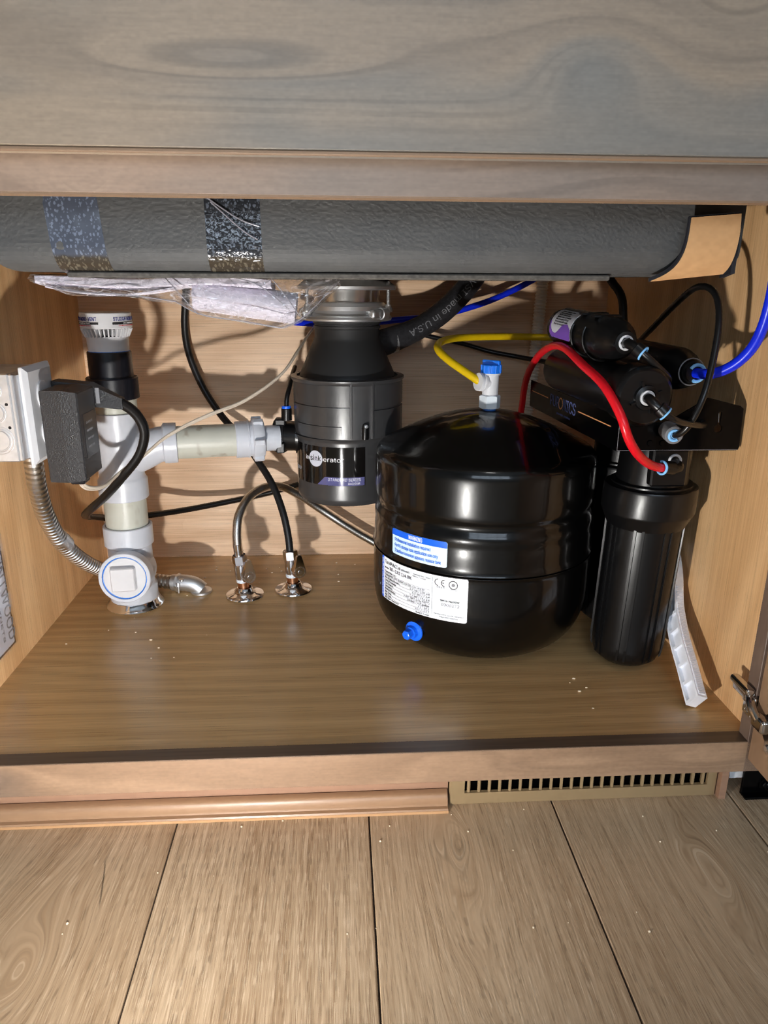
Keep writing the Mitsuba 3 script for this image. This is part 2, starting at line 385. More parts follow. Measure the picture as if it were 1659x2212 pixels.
scene['clear_wrap'] = {'type': 'blendbsdf', 'weight': mikit.proc(crinkle), 'first': {'type': 'thindielectric', 'int_ior': 1.6},
                       'second': {'type': 'principledthin', 'base_color': rgb([.66, .65, .68]), 'roughness': .25, 'diff_trans': .9, 'spec_trans': 0.0, 'eta': 1.5}}
pr('film_edge', srgb(128, 126, 132), .2, specular=.8)

# ================================================================== the room
XL, XR, YB, ZF, ZT = -0.413, 0.450, 0.587, -0.115, 0.538
struct('wall_behind', slab((-2.6, .70, ZF), (2.6, .80, 2.4)), 'wall_paint', 'wall behind the cabinet')
def holed(wall, *holes): return diff(wall, *holes)
struct('wall_opposite', holed(slab((-2.6, -3.3, ZF), (2.6, -3.2, 2.4)), slab((-1.3, -3.5, .85), (1.1, -3.0, 2.0))), 'wall_paint', 'wall across the room with a wide window')
struct('wall_left', slab((-2.7, -3.3, ZF), (-2.6, .8, 2.4)), 'wall_paint', 'left wall of the room')
struct('wall_right', holed(slab((2.6, -3.3, ZF), (2.7, .8, 2.4)), slab((2.4, -2.4, .1), (2.9, -1.3, 1.9))), 'wall_paint', 'right wall of the room with a tall window')
struct('ceiling', slab((-2.7, -3.3, 2.4), (2.7, .8, 2.5)), 'ceiling_paint', 'white ceiling')
def glow(lo, hi, c, flip=False):
    lo, hi = np.array(lo, float), np.array(hi, float); k = int(np.argmin(hi - lo)); a, b = [i for i in range(3) if i != k]
    v = np.array([lo, lo, lo, lo]); v[1][a] = v[2][a] = hi[a]; v[2][b] = v[3][b] = hi[b]
    return v, np.array([[0, 1, 2], [0, 2, 3]] if not flip else [[0, 2, 1], [0, 3, 2]])
def window(n, lo, hi, rows, cols, c, flip, lab):
    lo, hi = np.array(lo, float), np.array(hi, float); k = int(np.argmin(hi - lo)); a, b = [i for i in range(3) if i != k]
    bars = []
    for i in range(cols + 1):
        l, h = lo.copy(), hi.copy(); x = lo[a] + (hi[a] - lo[a]) * i / cols; l[a], h[a] = x - .02, x + .02; bars.append(slab(l, h, .004))
    for j in range(rows + 1):
        l, h = lo.copy(), hi.copy(); x = lo[b] + (hi[b] - lo[b]) * j / rows; l[b], h[b] = x - .02, x + .02; bars.append(slab(l, h, .004))
    struct(f'window_{n}', cat(bars), 'plastic_white', lab)
    g = lo.copy(); g[k] = (lo[k] + hi[k]) / 2; g2 = hi.copy(); g2[k] = g[k]
    v, f = glow(g, g2, c, flip)
    scene[f'window_{n}__daylight_pane'] = {**mikit.ply((v, f), 'wall_paint'), 'emitter': {'type': 'area', 'radiance': rgb(c)}}
window(1, (-1.3, -3.27, .85), (1.1, -3.23, 2.0), 2, 4, WINDOW_GLOW, True, 'wide window with daylight across the room')
window(2, (2.63, -2.4, .1), (2.67, -1.3, 1.9), 3, 2, SIDE_GLOW, True, 'tall window with daylight on the right')
lamp = thing('ceiling_lamp', 'round flush ceiling lamp in the middle of the room', 'lamp')
add('rim', pipe((0.1, -1.5, 2.36), (0.1, -1.5, 2.4), .24, .21), 'plastic_white', lamp)
scene['ceiling_lamp__diffuser'] = {**mikit.ply(lathe([(0, 0), (.16, .004), (.205, .02), (.205, .035), (0, .035)], 40, (0.1, -1.5, 2.355)), 'plastic_white', smooth=40), 'emitter': {'type': 'area', 'radiance': rgb(CEILING_GLOW)}}
torch = thing('flashlight', 'small black flashlight held low in front of the open cabinet', 'flashlight')
ax = unit(TORCH_AIM)
add('body', lathe([(0, -.10), (.013, -.10), (.013, -.03), (.02, -.012), (.02, .002), (.0175, .002), (.0175, -.002), (0, -.002)], 32, TORCH_AT, ax), 'metal_black', torch)
scene['flashlight__lens'] = {**mikit.ply(lathe([(0, -.0015), (.0165, -.0015), (.0165, 0), (0, 0)], 32, TORCH_AT, ax), 'ink_white'), 'emitter': {'type': 'area', 'radiance': rgb([TORCH_POWER * k for k in (1.0, .972, .935)])}}

# floor of planks
fl = struct('floor', slab((-2.6, -3.2, ZF - .03), (2.6, .7, ZF - .0035)), 'groove', 'oak-look plank floor')
for i in range(-11, 13):
    x0 = -.1875 + .2175 * i
    ends = [-3.2] + [(-1.9 + .37 * ((i * 5) % 7))] + [.7]
    if -1.2 < x0 < 1.2: ends[1] = -1.6 + .11 * ((i * 3) % 5)
    for a, b in zip(ends[:-1], ends[1:]):
        add('plank', slab((x0 + .0009, a + .0006, ZF - .004), (x0 + .2166, b - .0006, ZF), .0009), 'oak_floor', fl, smooth=False)

# ================================================================== cabinet
cab = thing('cabinet', 'grey-brown wooden sink base cabinet with open front and maple inside', 'cabinet')
def part(name, mesh, m, **k): return add(name, mesh, m, cab, **k)
part('back_panel', slab((XL - .012, YB, -.012), (XR + .012, YB + .012, .76)), 'wood_back', smooth=False)
part('side_panel', slab((XL - .012, .0195, -.03), (XL, YB, .76)), 'wood_side', smooth=False)
part('side_panel', slab((XR, .0195, -.03), (XR + .012, YB, .76)), 'wood_side', smooth=False)
part('bottom_panel', slab((XL, .0195, -.016), (XR, YB, 0)), 'wood_bottom', smooth=False)
part('bottom_rail', slab((-.46, 0, -.038), (.4735, .019, 0), .0006), 'alder_low', smooth=False, label='lower face frame rail')
part('rail_edge', slab((-.46, .0004, -.0005), (.438, .0192, .0008)), 'edge_dark', smooth=False, label='dark top edge of the lower rail')
part('top_rail', slab((-.46, 0, ZT), (.4735, .019, .592), .001), 'alder_rail', smooth=False, label='upper face frame rail')
part('rail_underside', slab((-.46, .0003, ZT - .0008), (.4735, .019, ZT + .001)), 'edge_orange', smooth=False)
part('stile', slab((.438, 0, -.038), (.4735, .019, .75), .0006), 'stile_wood', smooth=False)
part('stile', slab((-.46, 0, -.038), (-.4235, .019, .75), .0006), 'stile_wood', smooth=False)
# false drawer front with a bevelled lower edge
fz = .566
prof = Polygon([(0, fz + .0135), (0, .74), (-.0205, .74), (-.0205, fz + .004), (-.0165, fz), (-.003, fz)])
q = trimesh.creation.extrude_polygon(prof, .90, engine='earcut')
part('drawer_front', orient(q, (-.445, 0, 0), (1, 0, 0), (0, 1, 0)), 'alder_front', smooth=False, label='wide false drawer front with flowing grain')
part('drawer_edge', slab((-.445, -.0208, fz - .0006), (.455, -.0160, fz + .0030), .001), 'edge_orange', smooth=False, label='lighter bevelled lower edge')
part('toe_board', slab((-.46, .062, ZF), (.1238, .075, -.0385)), 'toe_wood', smooth=False)
part('toe_board', slab((.4478, .050, ZF), (.4562, .075, -.0385)), 'toe_wood', smooth=False)
door = part('door', slab((.4385, -.385, -.019), (.4580, -.0030, .552), .0012), 'alder_door', smooth=False, label='open cabinet door seen edge on')
# hinge
hg = part('hinge', fuse(rounded((.4325, -.006, .0455), (.4372, .037, .0565), .0022), rounded((.4270, .000, .0560), (.4372, .036, .0640), .003)), 'hinge_metal', label='chrome concealed hinge arm')
part('hinge_plate', slab((.4355, .001, .029), (.4380, .017, .0600), .0008), 'hinge_metal')
for (y, z) in ((.006, .0365), (.0125, .0465), (.028, .049)): part('hinge_screw', lathe([(0, 0), (.0032, 0), (.0034, .0008), (.0022, .0026), (.0007, .0028), (.0007, .001), (0, .001)], 16, (.4352, y, z), (-1, 0, 0)), 'chrome')
part('hinge_cup', fuse(cyl((.4385, -.037, .037), (.4365, -.037, .037), .0185, 40, ch=.0006), rounded((.4270, -.034, .031), (.4385, -.012, .047), .004)), 'hinge_metal')
part('hinge_link', tube([(.4335, .004, .054), (.430, -.004, .052), (.428, -.012, .047), (.430, -.022, .042)], .0048, 12), 'hinge_metal')
for (y, z) in ((-.035, .017), (-.037, .057)): part('hinge_screw', lathe([(0, 0), (.0042, 0), (.0042, .001), (.0026, .003), (0, .003)], 18, (.4372, y, z), (-1, 0, 0)), 'chrome')
part('hinge_wing', rounded((.4362, -.044, .010), (.4384, -.028, .066), .001), 'hinge_metal')

struct('countertop', slab((-1.2, -.03, .762), (1.2, .70, .79), .002), 'stone_top', 'pale countertop above the cabinet')

# toe moulding
mp = [(0, 0), (-.0175, 0), (-.0175, .0035), (-.0165, .0055), (-.0125, .0062), (-.0118, .008)]
mp += [(-.0118 + .0068 * (1 - math.cos(a)) * .9, .008 + .0120 * math.sin(a)) for a in np.linspace(.1, 1.45, 9)] + [(-.004, .0206), (0, .0206)]
mo = trimesh.creation.extrude_polygon(Polygon(mp), .582, engine='earcut')
struct('trim_1', orient(mo, (-.46, .0605, ZF), (1, 0, 0), (0, 1, 0)), 'mould_wood', 'light wood shoe moulding under the cabinet', smooth=25)
add('raw_edge', slab((-.46, .0427, ZF), (.1223, .0434, ZF + .0034)), 'raw_wood', 'trim_1', smooth=False)

# ================================================================== floor register
vg = thing('vent_grille', 'tan metal register grille with vertical slots under the cabinet', 'vent')
frame = slab((.1245, .0560, ZF), (.4465, .0605, -.036), .0015)
frame = diff(frame, slab((.1425, .05, ZF + .0165), (.4345, .07, -.044)))
add('frame', frame, 'vent_tan', vg, smooth=False)
for i in range(24):
    x = .1478 + i * .01225
    s = slab((-.0018, -.0028, ZF + .0165), (.0018, .0050, -.044), .0007)
    s.apply_transform(trimesh.transformations.rotation_matrix(math.radians(-18), (0, 0, 1))); s.apply_translation((x, .0590, 0))
    add('slat', s, 'vent_tan', vg, smooth=False)
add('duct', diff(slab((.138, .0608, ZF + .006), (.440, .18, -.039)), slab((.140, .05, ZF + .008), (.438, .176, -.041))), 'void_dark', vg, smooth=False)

# dishwasher foot bracket and plastic scrap at the right
br = thing('appliance_bracket', 'black steel bracket with a bolt on the floor right of the cabinet', 'bracket')
add('plate', cat(slab((.4790, .056, ZF), (.66, .060, -.030), .0008), slab((.4790, .046, ZF), (.66, .060, ZF + .003), .0006)), 'metal_black', br, smooth=False)
add('bolt', cat(lathe([(0, 0), (.0098, 0), (.0098, .0016), (.0075, .002), (0, .002)], 28, (.5085, .056, -.1015), (0, -1, 0)), hexnut((.5085, .0545, -.1015), (.5085, .049, -.1015), .0062), cyl((.5085, .05, -.1015), (.5085, .046, -.1015), .003, 16)), 'metal_black', br)
sc = slab((.4640, .0610, -.094), (.4800, .0618, -.046)); sc = subdiv(sc, .004)
v = np.array(sc.vertices); v[:, 1] += .006 * (meshkit.fbm(v * 60, 3) - .5); sc.vertices = v
solo('plastic_scrap', sc, 'plastic_white', 'scrap of white plastic sheet hanging behind the black floor bracket', 'plastic sheet')

# ================================================================== sink
sk = thing('kitchen_sink', 'grey sound-padded underside of the kitchen sink filling the cabinet top', 'sink')
def rrp(w, h, r): return sbox(r, r, w - r, h - r).buffer(r, quad_segs=10)
fa = orient(trimesh.creation.extrude_polygon(rrp(.686, .28, .021), .452, engine='earcut'), (-.307, .506, .4785), (0, -1, 0), (1, 0, 0))
fb_ = orient(trimesh.creation.extrude_polygon(rrp(.452, .28, .024), .690, engine='earcut'), (-.309, .0545, .4785), (1, 0, 0), (0, 1, 0))
bs = tri(man(fa) ^ man(fb_)); bs.merge_vertices(); bs = subdiv(bs, .009); bs.merge_vertices(); bs = trimesh.graph.smooth_shade(bs, angle=math.radians(30), facet_minarea=None); bv = np.array(bs.vertices)
add('basin', bs, 'sound_pad', sk, smooth=True, uv=np.stack([bv[:, 0] + .3 * bv[:, 1], bv[:, 2] - bv[:, 1]], 1))
under = slab((-.245, .068, .4738), (.262, .49, .4790), .0012)
add('bottom_pad', under, 'pad_dark', sk, smooth=False, label='dark pad under the basin')
for x, dx, w, m, lab in ((-.2545, .0045, .0470, 'tape_blue', 'clear packing tape over the sink pad above the white vent cap, bluish with pale flecks'), (-.1150, .0005, .0490, 'tape_dark', 'wrinkled glossy clear tape over the sink pad, right strip, near black with grey flecks')):
    # a strip that follows the front and the rounded lower edge
    prof = [(.0546, .60)] + [(.0546, z) for z in np.linspace(.545, .503, 12)] + [(.079 - .0244 * math.cos(a), .5025 - .0244 * math.sin(a)) for a in np.linspace(0, 1.45, 12)] + [(.10, .4731)]
    n = len(prof); cols = 26; vs = []
    for j, (y, z) in enumerate(prof):
        for i in range(cols + 1):
            u = i / cols; xx = x + w * u + dx * (.545 - z) / .06
            vs.append((xx, y - .0003 - .0008 * (meshkit.fbm(V(xx * 70, z * 70, 2.), 2) - .45) * (z < .56), z))
    fs = []
    for j in range(n - 1):
        for i in range(cols):
            a = j * (cols + 1) + i; fs.append((a, a + 1, a + cols + 2, a + cols + 1))
    tp = solo('packing_tape', (np.array(vs), np.array(fs)), m, lab, 'tape', smooth=True, group='clear tape strips on the sink')
    if m == 'tape_dark':
        for p in ([(x + .001, .0532, .5428), (x + .020, .0525, .5300), (x + .034, .0522, .5220), (x + .048, .0530, .5180)], [(x + .006, .0532, .5380), (x + .022, .0524, .5240), (x + .036, .0522, .5120), (x + .046, .053, .5070)]):
            add('crease', tube(p, .0007, 8), 'film_edge', tp)
# cardboard corner guard with black foam lining, curling off the sink corner
cg = thing('corner_guard', 'brown cardboard guard with black foam on the right corner of the sink', 'cardboard')
def sheet(rows, thick):
    """Curved sheet from rows of points, thickened along the local normal."""
    g = np.array(rows, float); n, m = g.shape[:2]
    du, dv = np.gradient(g, axis=1), np.gradient(g, axis=0); nn = np.cross(du, dv); nn /= np.linalg.norm(nn, axis=2, keepdims=True) + 1e-12
    top, bot = g + nn * thick / 2, g - nn * thick / 2
    v = np.vstack([top.reshape(-1, 3), bot.reshape(-1, 3)]); o = n * m; f = []
    idx = lambda i, j: i * m + j
    for i in range(n - 1):
        for j in range(m - 1):
            a, b, c, d = idx(i, j), idx(i, j + 1), idx(i + 1, j + 1), idx(i + 1, j)
            f += [(a, b, c), (a, c, d), (o + a, o + c, o + b), (o + a, o + d, o + c)]
    for i in range(n - 1):
        for j in (0, m - 1):
            a, d = idx(i, j), idx(i + 1, j)
            f += [(a, d, o + d), (a, o + d, o + a)] if j == 0 else [(a, o + d, d), (a, o + a, o + d)]
    for j in range(m - 1):
        for i in (0, n - 1):
            a, b = idx(i, j), idx(i, j + 1)
            f += [(a, o + b, b), (a, o + a, o + b)] if i == 0 else [(a, b, o + b), (a, o + b, o + a)]
    mm = trimesh.Trimesh(v, np.array(f), process=False); mm.fix_normals(); return mm
# left edge and right edge profiles, top to bottom: (x, y, z)
Lp = spline([(.3215, .0400, .5285), (.3205, .0385, .512), (.3185, .040, .497), (.313, .046, .484), (.3035, .056, .476), (.2995, .062, .4735)], .004)
Rp = spline([(.3690, .0430, .5325), (.3690, .0405, .518), (.3685, .041, .505), (.3675, .043, .493), (.3665, .048, .4845), (.3655, .055, .4805)], .004)
n = min(len(Lp), len(Rp)); Lp = Lp[np.linspace(0, len(Lp) - 1, 20).astype(int)]; Rp = Rp[np.linspace(0, len(Rp) - 1, 20).astype(int)]
rows = [[Lp[i] * (1 - u) + Rp[i] * u for u in np.linspace(0, 1, 9)] for i in range(20)]
add('cardboard', sheet(rows, .0007), 'card_brown', cg, smooth=40)
rows2 = [[np.array(q) + V(-.0012, .0026, .0012) for q in r] for r in rows]
add('foam_lining', sheet(rows2, .0036), 'foam_black', cg, smooth=40, label='black foam lining')
rows3 = [[V(.3735 + .001 * u, .052 + .022 * u, .528 - .047 * t - .004 * u) for u in np.linspace(0, 1, 4)] for t in np.linspace(0, 1, 6)]
add('foam_flap', sheet(rows3, .004), 'foam_black', cg, smooth=40, label='black foam flap round the corner')

# ---------------------------------------------------------------- plastic bag with papers under the sink
bag = thing('plastic_bag', 'crumpled clear plastic bag of papers taped under the sink', 'bag')
bx = np.array([-.290, -.256, -.203, -.151, -.130, -.090, -.053, -.036, -.018, .004]); bz = np.array([.4705, .4585, .4575, .4505, .4395, .4335, .4275, .4335, .4500, .4690])
def bagsheet(y0, bulge, seed, amp):
    nu, nv = 150, 34; g = np.zeros((nv, nu, 3))
    for i, v in enumerate(np.linspace(0, 1, nv)):
        for j, x in enumerate(np.linspace(bx[0], bx[-1], nu)):
            zb = np.interp(x, bx, bz) - .0015; zt = .4765
            q = V(x * 26, v * 3.2, seed); r = V(x * 70 + v * 4, v * 5, seed + 3)
            ridge = abs(meshkit.fbm(q, 3) - .5) * 2; ridge2 = abs(meshkit.fbm(r, 2) - .5) * 2
            e = math.sin(math.pi * min(max(v, 0), 1)) ** .6
            g[i, j] = (x + .004 * (meshkit.fbm(q + 9, 2) - .5), y0 + bulge * e * math.sin(math.pi * (x - bx[0]) / (bx[-1] - bx[0])) ** .4 + amp * (ridge + .7 * ridge2 - .6) * (.3 + .7 * e), zt + (zb - zt) * v + .002 * (ridge - .3) * v)
    return g
def gridmesh(g):
    n, m = g.shape[:2]; f = []
    i, j = np.meshgrid(np.arange(n - 1), np.arange(m - 1), indexing='ij'); a = (i * m + j).ravel()
    return g.reshape(-1, 3), np.vstack([np.stack([a, a + m, a + m + 1], 1), np.stack([a, a + m + 1, a + 1], 1)])
add('front_film', gridmesh(bagsheet(.100, -.026, 1.0, .011)), 'clear_wrap', bag, smooth=12)
add('back_film', gridmesh(bagsheet(.150, .020, 5.0, .006)), 'clear_film', bag, smooth=20)
for p in ([(-.288, .098, .470), (-.25, .082, .4615), (-.20, .078, .459), (-.152, .082, .4525)], [(-.152, .082, .4525), (-.128, .078, .4405), (-.09, .078, .435), (-.053, .082, .4285)], [(-.053, .082, .4285), (-.036, .084, .435), (-.016, .09, .4525), (.004, .098, .4725)],
          [(-.16, .082, .474), (-.145, .076, .458), (-.131, .078, .441)], [(-.062, .076, .476), (-.05, .072, .462), (-.035, .078, .440)], [(-.10, .08, .4755), (-.072, .074, .468), (-.045, .078, .446)]):
    add('hem', tube(p, .0005, 8), 'film_edge', bag)
fb = [[V(x, .088 + .052 * u + .002 * math.sin(x * 90), .4705 - .0020 * math.sin(math.pi * u) - .003 * u + .0016 * math.sin(x * 40)) for u in np.linspace(0, 1, 6)] for x in np.linspace(-.282, -.062, 40)]
solo('folded_manual', sheet(fb, .0065), 'paper_white', 'long flat folded white manual inside the plastic bag', 'manual', smooth=40)
fb = [[V(x, .092 + .045 * u, .4655 - .0075 * math.sin(math.pi * (x + .277) / .125) - .001 * u) for u in np.linspace(0, 1, 5)] for x in np.linspace(-.275, -.155, 26)]
solo('loose_sheet', sheet(fb, .0012), 'paper_shade', 'loose white sheet sagging at the left end of the plastic bag', 'paper', smooth=40)
# rolled bundle of leaflets: a flattened spiral pulled along x
a = np.linspace(0, 5 * math.pi, 130); rr = .0045 + .0125 * a / a[-1]
sp = np.stack([rr * np.cos(a) * 1.25, rr * np.sin(a) * .98], 1)
ln = np.gradient(sp, axis=0); ln /= np.linalg.norm(ln, axis=1, keepdims=True); nrm = np.stack([-ln[:, 1], ln[:, 0]], 1)
ring = Polygon(np.vstack([sp + nrm * .0009, (sp - nrm * .0009)[::-1]])).buffer(0)
bm = trimesh.creation.extrude_polygon(ring, .100, engine='earcut')
bm = orient(bm, (-.139, .113, .4575), (.985, 0, -.135), (0, 1, 0))
core = orient(lathe([(0, .004), (.010, .004), (.0135, .02), (.0140, .08), (.010, .097), (0, .097)], 30), (-.139, .113, .4575), (.985, 0, -.135), (0, 1, 0))
rb = thing('leaflet_roll', 'rolled bundle of white leaflets hanging in the right end of the plastic bag', 'paper')
add('outer_sheet', bm, 'paper_shade', rb, smooth=35)
add('inner_sheets', core, 'paper_shade', rb, smooth=35)

# ================================================================== drain stack (white)
SX, SY = -.3125, .390
st = thing('drain_stack', 'white drain stack with a wye, cleanout and side arm at the left', 'drain pipe')
def zc(prof, m, name, n=56, x=SX, y=SY, parent=st, **k): return add(name, lathe(prof, n, (x, y, 0)), m, parent, **k)
zc([(0, .290), (.0300, .290), (.0300, .330), (0, .330)], 'pvc_aged', 'upper_pipe')
zc([(0, .098), (.0300, .098), (.0300, .20), (0, .20)], 'pvc_aged', 'lower_pipe', label='aged cream pipe')
# wye body with its two hubs
body = lathe([(0, .170), (.0338, .170), (.0346, .171), (.0346, .1975), (.0325, .2005), (.0316, .2030), (.0316, .2760), (.0332, .2785), (.0332, .2945), (.0325, .2952), (0, .2952)], 56, (SX, SY, 0))
arm = tube([(SX + .004, SY, .2290), (SX + .022, SY + .001, .2310), (SX + .040, SY + .004, .2400), (SX + .053, SY + .007, .2462), (SX + .072, SY + .0110, .2475)], .0252, 36, .004)
hub0, hubd = V(-.2530, .3985, .2475), unit(V(.143, .030, 0))
hub = lathe([(0, 0), (.0255, 0), (.0290, .002), (.0290, .019), (.0282, .0198), (0, .0198)], 48, hub0, hubd)
add('wye_fitting', fuse(body, arm, hub), 'pvc_white', st, smooth=35)
p1 = hub0 + hubd * .016; p2 = hub0 + hubd * .104
add('side_arm', cyl(p1, p2, .0238, 48), 'pvc_aged', st, label='aged cream side pipe')
add('arm_adapter', lathe([(0, 0), (.0262, 0), (.0268, .001), (.0268, .0175), (.0275, .018), (.0275, .020), (.0255, .0205), (.0255, .026), (0, .026)], 48, p2 - hubd * .001, hubd), 'pvc_white', st)
p3 = p2 + hubd * .0235
nut = [lathe([(0, 0), (.0292, 0), (.0306, .0012), (.0306, .010), (.0275, .0165), (.0262, .0175), (0, .0175)], 48, p3, hubd)]
for k in range(6):
    ang = math.radians(28 + 60 * k); big = k % 3 == 1
    w = slab((-.0042, .026, .001), (.0042, .0345 + (.0045 if big else 0), .0155), .001)
    w.apply_transform(trimesh.transformations.rotation_matrix(ang, (0, 0, 1))); nut.append(orient(w, p3, hubd, (0, 1, 0)))
add('slip_nut', cat(nut), 'pvc_white', st)
p4 = p3 + hubd * .015
add('tailpiece', cyl(p4, p4 + hubd * .026, .0190, 40), 'pvc_white', st)
# cleanout tee
tee = lathe([(0, .0075), (.0338, .0075), (.0345, .0085), (.0345, .0330), (.0322, .0365), (.0316, .0385), (.0316, .0960), (.0338, .0985), (.0350, .0995), (.0350, .1275), (.0340, .1285), (.0310, .1285), (.0310, .124), (0, .124)], 56, (SX, SY, 0))
cd = unit(V(.02, -1, .10)); cc = V(SX + .004, SY - .002, .0600)
branch = lathe([(0, -.004), (.0320, -.004), (.0320, .030), (.0360, .034), (.0365, .0355), (.0365, .0555), (.0355, .0565), (.0315, .0565), (.0315, .0525), (0, .0525)], 56, cc, cd)
add('cleanout_tee', fuse(tee, branch), 'pvc_white', st, smooth=35)
add('primer_ring', torus(.0306, .0013, cc + cd * .0533, cd), 'primer_blue', st, label='ring of blue primer')
cap = lathe([(0, .0525), (.0298, .0525), (.0298, .0545), (.0292, .0552), (0, .0552)], 48, cc, cd)
sq = slab((-.0168, -.0168, .055), (.0168, .0168, .0668), .0014)
add('cleanout_plug', cat(cap, orient(sq, cc, cd, (1, .0, .04))), 'plastic_white', st, label='round cleanout plug with square boss')
zc([(.0335, .0), (.0405, .0), (.0420, .0018), (.0405, .0042), (.0385, .0058), (.0355, .0118), (.0348, .0122), (.0338, .0118), (.0335, 0)], 'chrome', 'escutcheon', label='chrome floor ring')

# air admittance valve on top
av = thing('air_admittance_valve', 'white air vent cap in a black rubber coupling atop the drain stack', 'air vent')
AX, AY = -.3125, .390
zc([(0, .3400), (.0258, .3400), (.0268, .3800), (.0275, .3990), (0, .3990)], 'plastic_white', 'neck', parent=av)
zc([(0, .3985), (.0225, .3985), (.0250, .4100), (0, .4100)], 'ink_black', 'throat', parent=av)
ribs = []
for k in range(36):
    a = 2 * math.pi * k / 36; s = slab((-.0009, -.0050, 0), (.0009, .0014, .0122))
    s.apply_transform(trimesh.transformations.rotation_matrix(math.radians(-24), (1, 0, 0))); s.apply_translation((0, .0276, .3985))
    s.apply_transform(trimesh.transformations.rotation_matrix(a, (0, 0, 1))); s.apply_translation((AX, AY, 0)); ribs.append(s)
add('grille', cat(ribs), 'plastic_white', av, smooth=False, kind='stuff')
zc([(0, .4095), (.0325, .4095), (.0337, .4110), (.0333, .4292), (.0325, .4302), (0, .4302)], 'plastic_white', 'cap', parent=av)
zc([(0, .3770), (.0272, .3770), (.0272, .3795), (0, .3795)], 'primer_blue', 'primer_ring', parent=av, label='ring of blue primer')
zc([(0, .3425), (.0288, .3425), (.0292, .3435), (.0290, .3780), (.0280, .3788), (0, .3788)], 'rubber_black', 'coupling', parent=av, label='black rubber coupling')
zc([(0, .3140), (.0335, .3140), (.0345, .3150), (.0345, .3425), (.0335, .3440), (0, .3440)], 'rubber_black', 'coupling_skirt', parent=av)
for t0, s1, s2 in ((-1.46, 'STUDOR MINI-VENT', 'IPS CORPORATION'), (.56, 'STUDOR MINI-VENT', 'IPS CORPORATION')):
    r = .03395; c = (AX, AY)
    add('brand_print', wrap(text(s1, .0046, .0002, True, .0475), c, r, t0, .4203), 'ink_navy', av, smooth=False)
    add('band_print', shell(c, r - .0001, t0 - .03, t0 + 1.46, .4155, .4185, .0003), 'ink_black', av, smooth=False)
    add('maker_print', wrap(text(s2, .0016, .0002, True, .024), c, r + .0002, t0 + .42, .4163), 'ink_white', av, smooth=False)
    add('notice_print', wrap(text('FOR SINGLE FIXTURE VENTING ONLY', .0011, .0002, False, .032), c, r, t0 + .2, .4135), 'ink_red', av, smooth=False)

# ================================================================== outlet box, adapter, conduit
ob = thing('outlet_box', 'galvanized electrical box with white cover plate on the left cabinet wall', 'electrical box')
BX0, BX1, BY0, BY1, BZ0, BZ1 = XL, -.3605, .1790, .2790, .2740, .3730
add('box', slab((BX0, BY0, BZ0), (BX1, BY1, BZ1), .0012), 'galvanized', ob, smooth=False)
for z, r in ((.3545, .0095), (.3300, .0110), (.2990, .0130)):
    add('knockout', cat(torus(r, .0007, (-.3790, BY0, z), (0, -1, 0)), lathe([(0, 0), (r - .0016, 0), (r - .0022, .0008), (0, .0008)], 32, (-.3790, BY0, z), (0, -1, 0))), 'galvanized', ob)
add('knockout', torus(.0158, .0006, (-.3790, BY0, .299), (0, -1, 0)), 'galvanized', ob)
for z in (.3395, .3135): add('screw_hole', cyl((-.3660, BY0 + .001, z), (-.3660, BY0 - .0002, z), .0017, 16), 'void_dark', ob)
ringp = lathe([(0, 0), (.0500, 0), (.0480, .004), (.0395, .0125), (.0385, .0140), (0, .0140)], 4)
rv = slab((BX1 - .0005, BY0 + .001, BZ0 + .0005), (BX1 + .004, BY1 - .001, BZ1 - .0005), .0012)
rb2 = trimesh.convex.convex_hull(np.array([(BX1 + .003, y, z) for y in (BY0 + .003, BY1 - .003) for z in (BZ0 + .003, BZ1 - .003)] + [(-.3480, y, z) for y in (.196, .262) for z in (BZ0 + .001, BZ1 - .001)]))
add('mud_ring', cat(rv, rb2), 'zinc', ob, smooth=False)
pl = cat(slab((-.3520, .1865, .2675), (-.3475, .2640, .3790), .001), trimesh.convex.convex_hull(np.array([(-.3478, y, z) for y in (.1868, .2637) for z in (.2678, .3787)] + [(-.3440, y, z) for y in (.1925, .258) for z in (.2735, .373)])))
add('cover_plate', pl, 'plastic_white', ob, smooth=False)
for z in (.3440, .3010): add('receptacle', lathe([(0, 0), (.0165, 0), (.0165, .002), (.0155, .0025), (0, .0025)], 32, (-.3442, .2252, z), (1, 0, 0)), 'plastic_white', ob)
add('ring_screw', lathe([(0, 0), (.0025, 0), (.0018, .0015), (0, .0018)], 14, (-.3545, .1955, .2785), (0, -1, 0)), 'zinc', ob)

ad = thing('power_adapter', 'black plug-in power adapter in the outlet left of the drain stack', 'power adapter')
adp = trimesh.convex.convex_hull(np.array([(x, y, z) for x, y0, y1, z0, z1 in ((-.3350, .1920, .2460, .2490, .3505), (-.3335, .1900, .2480, .2470, .3525), (-.3120, .1890, .2485, .2462, .3530), (-.2940, .1895, .2480, .2485, .3505), (-.2925, .1910, .2465, .2500, .3490)) for y in (y0, y1) for z in (z0, z1)]))
add('body', adp, 'adapter_black', ad, smooth=False)
add('rating_label', slab((-.2932, .2005, .2720), (-.2922, .2430, .3240), .0003), 'rubber_black', ad, smooth=False, label='small rating label')
for k, s in enumerate(('CLASS 2', 'POWER SUPPLY', 'INPUT 120V', 'OUTPUT 24V')): add('rating_print', flat(text(s, .0024, .0002, False, .021), (-.2921, .208, .3120 - .0095 * k), (0, 1, 0), (0, 0, 1)), 'ink_grey', ad, smooth=False)
add('strain_nub', slab((-.3180, .206, .2395), (-.3010, .226, .2480), .0015), 'rubber_black', ad, smooth=False)
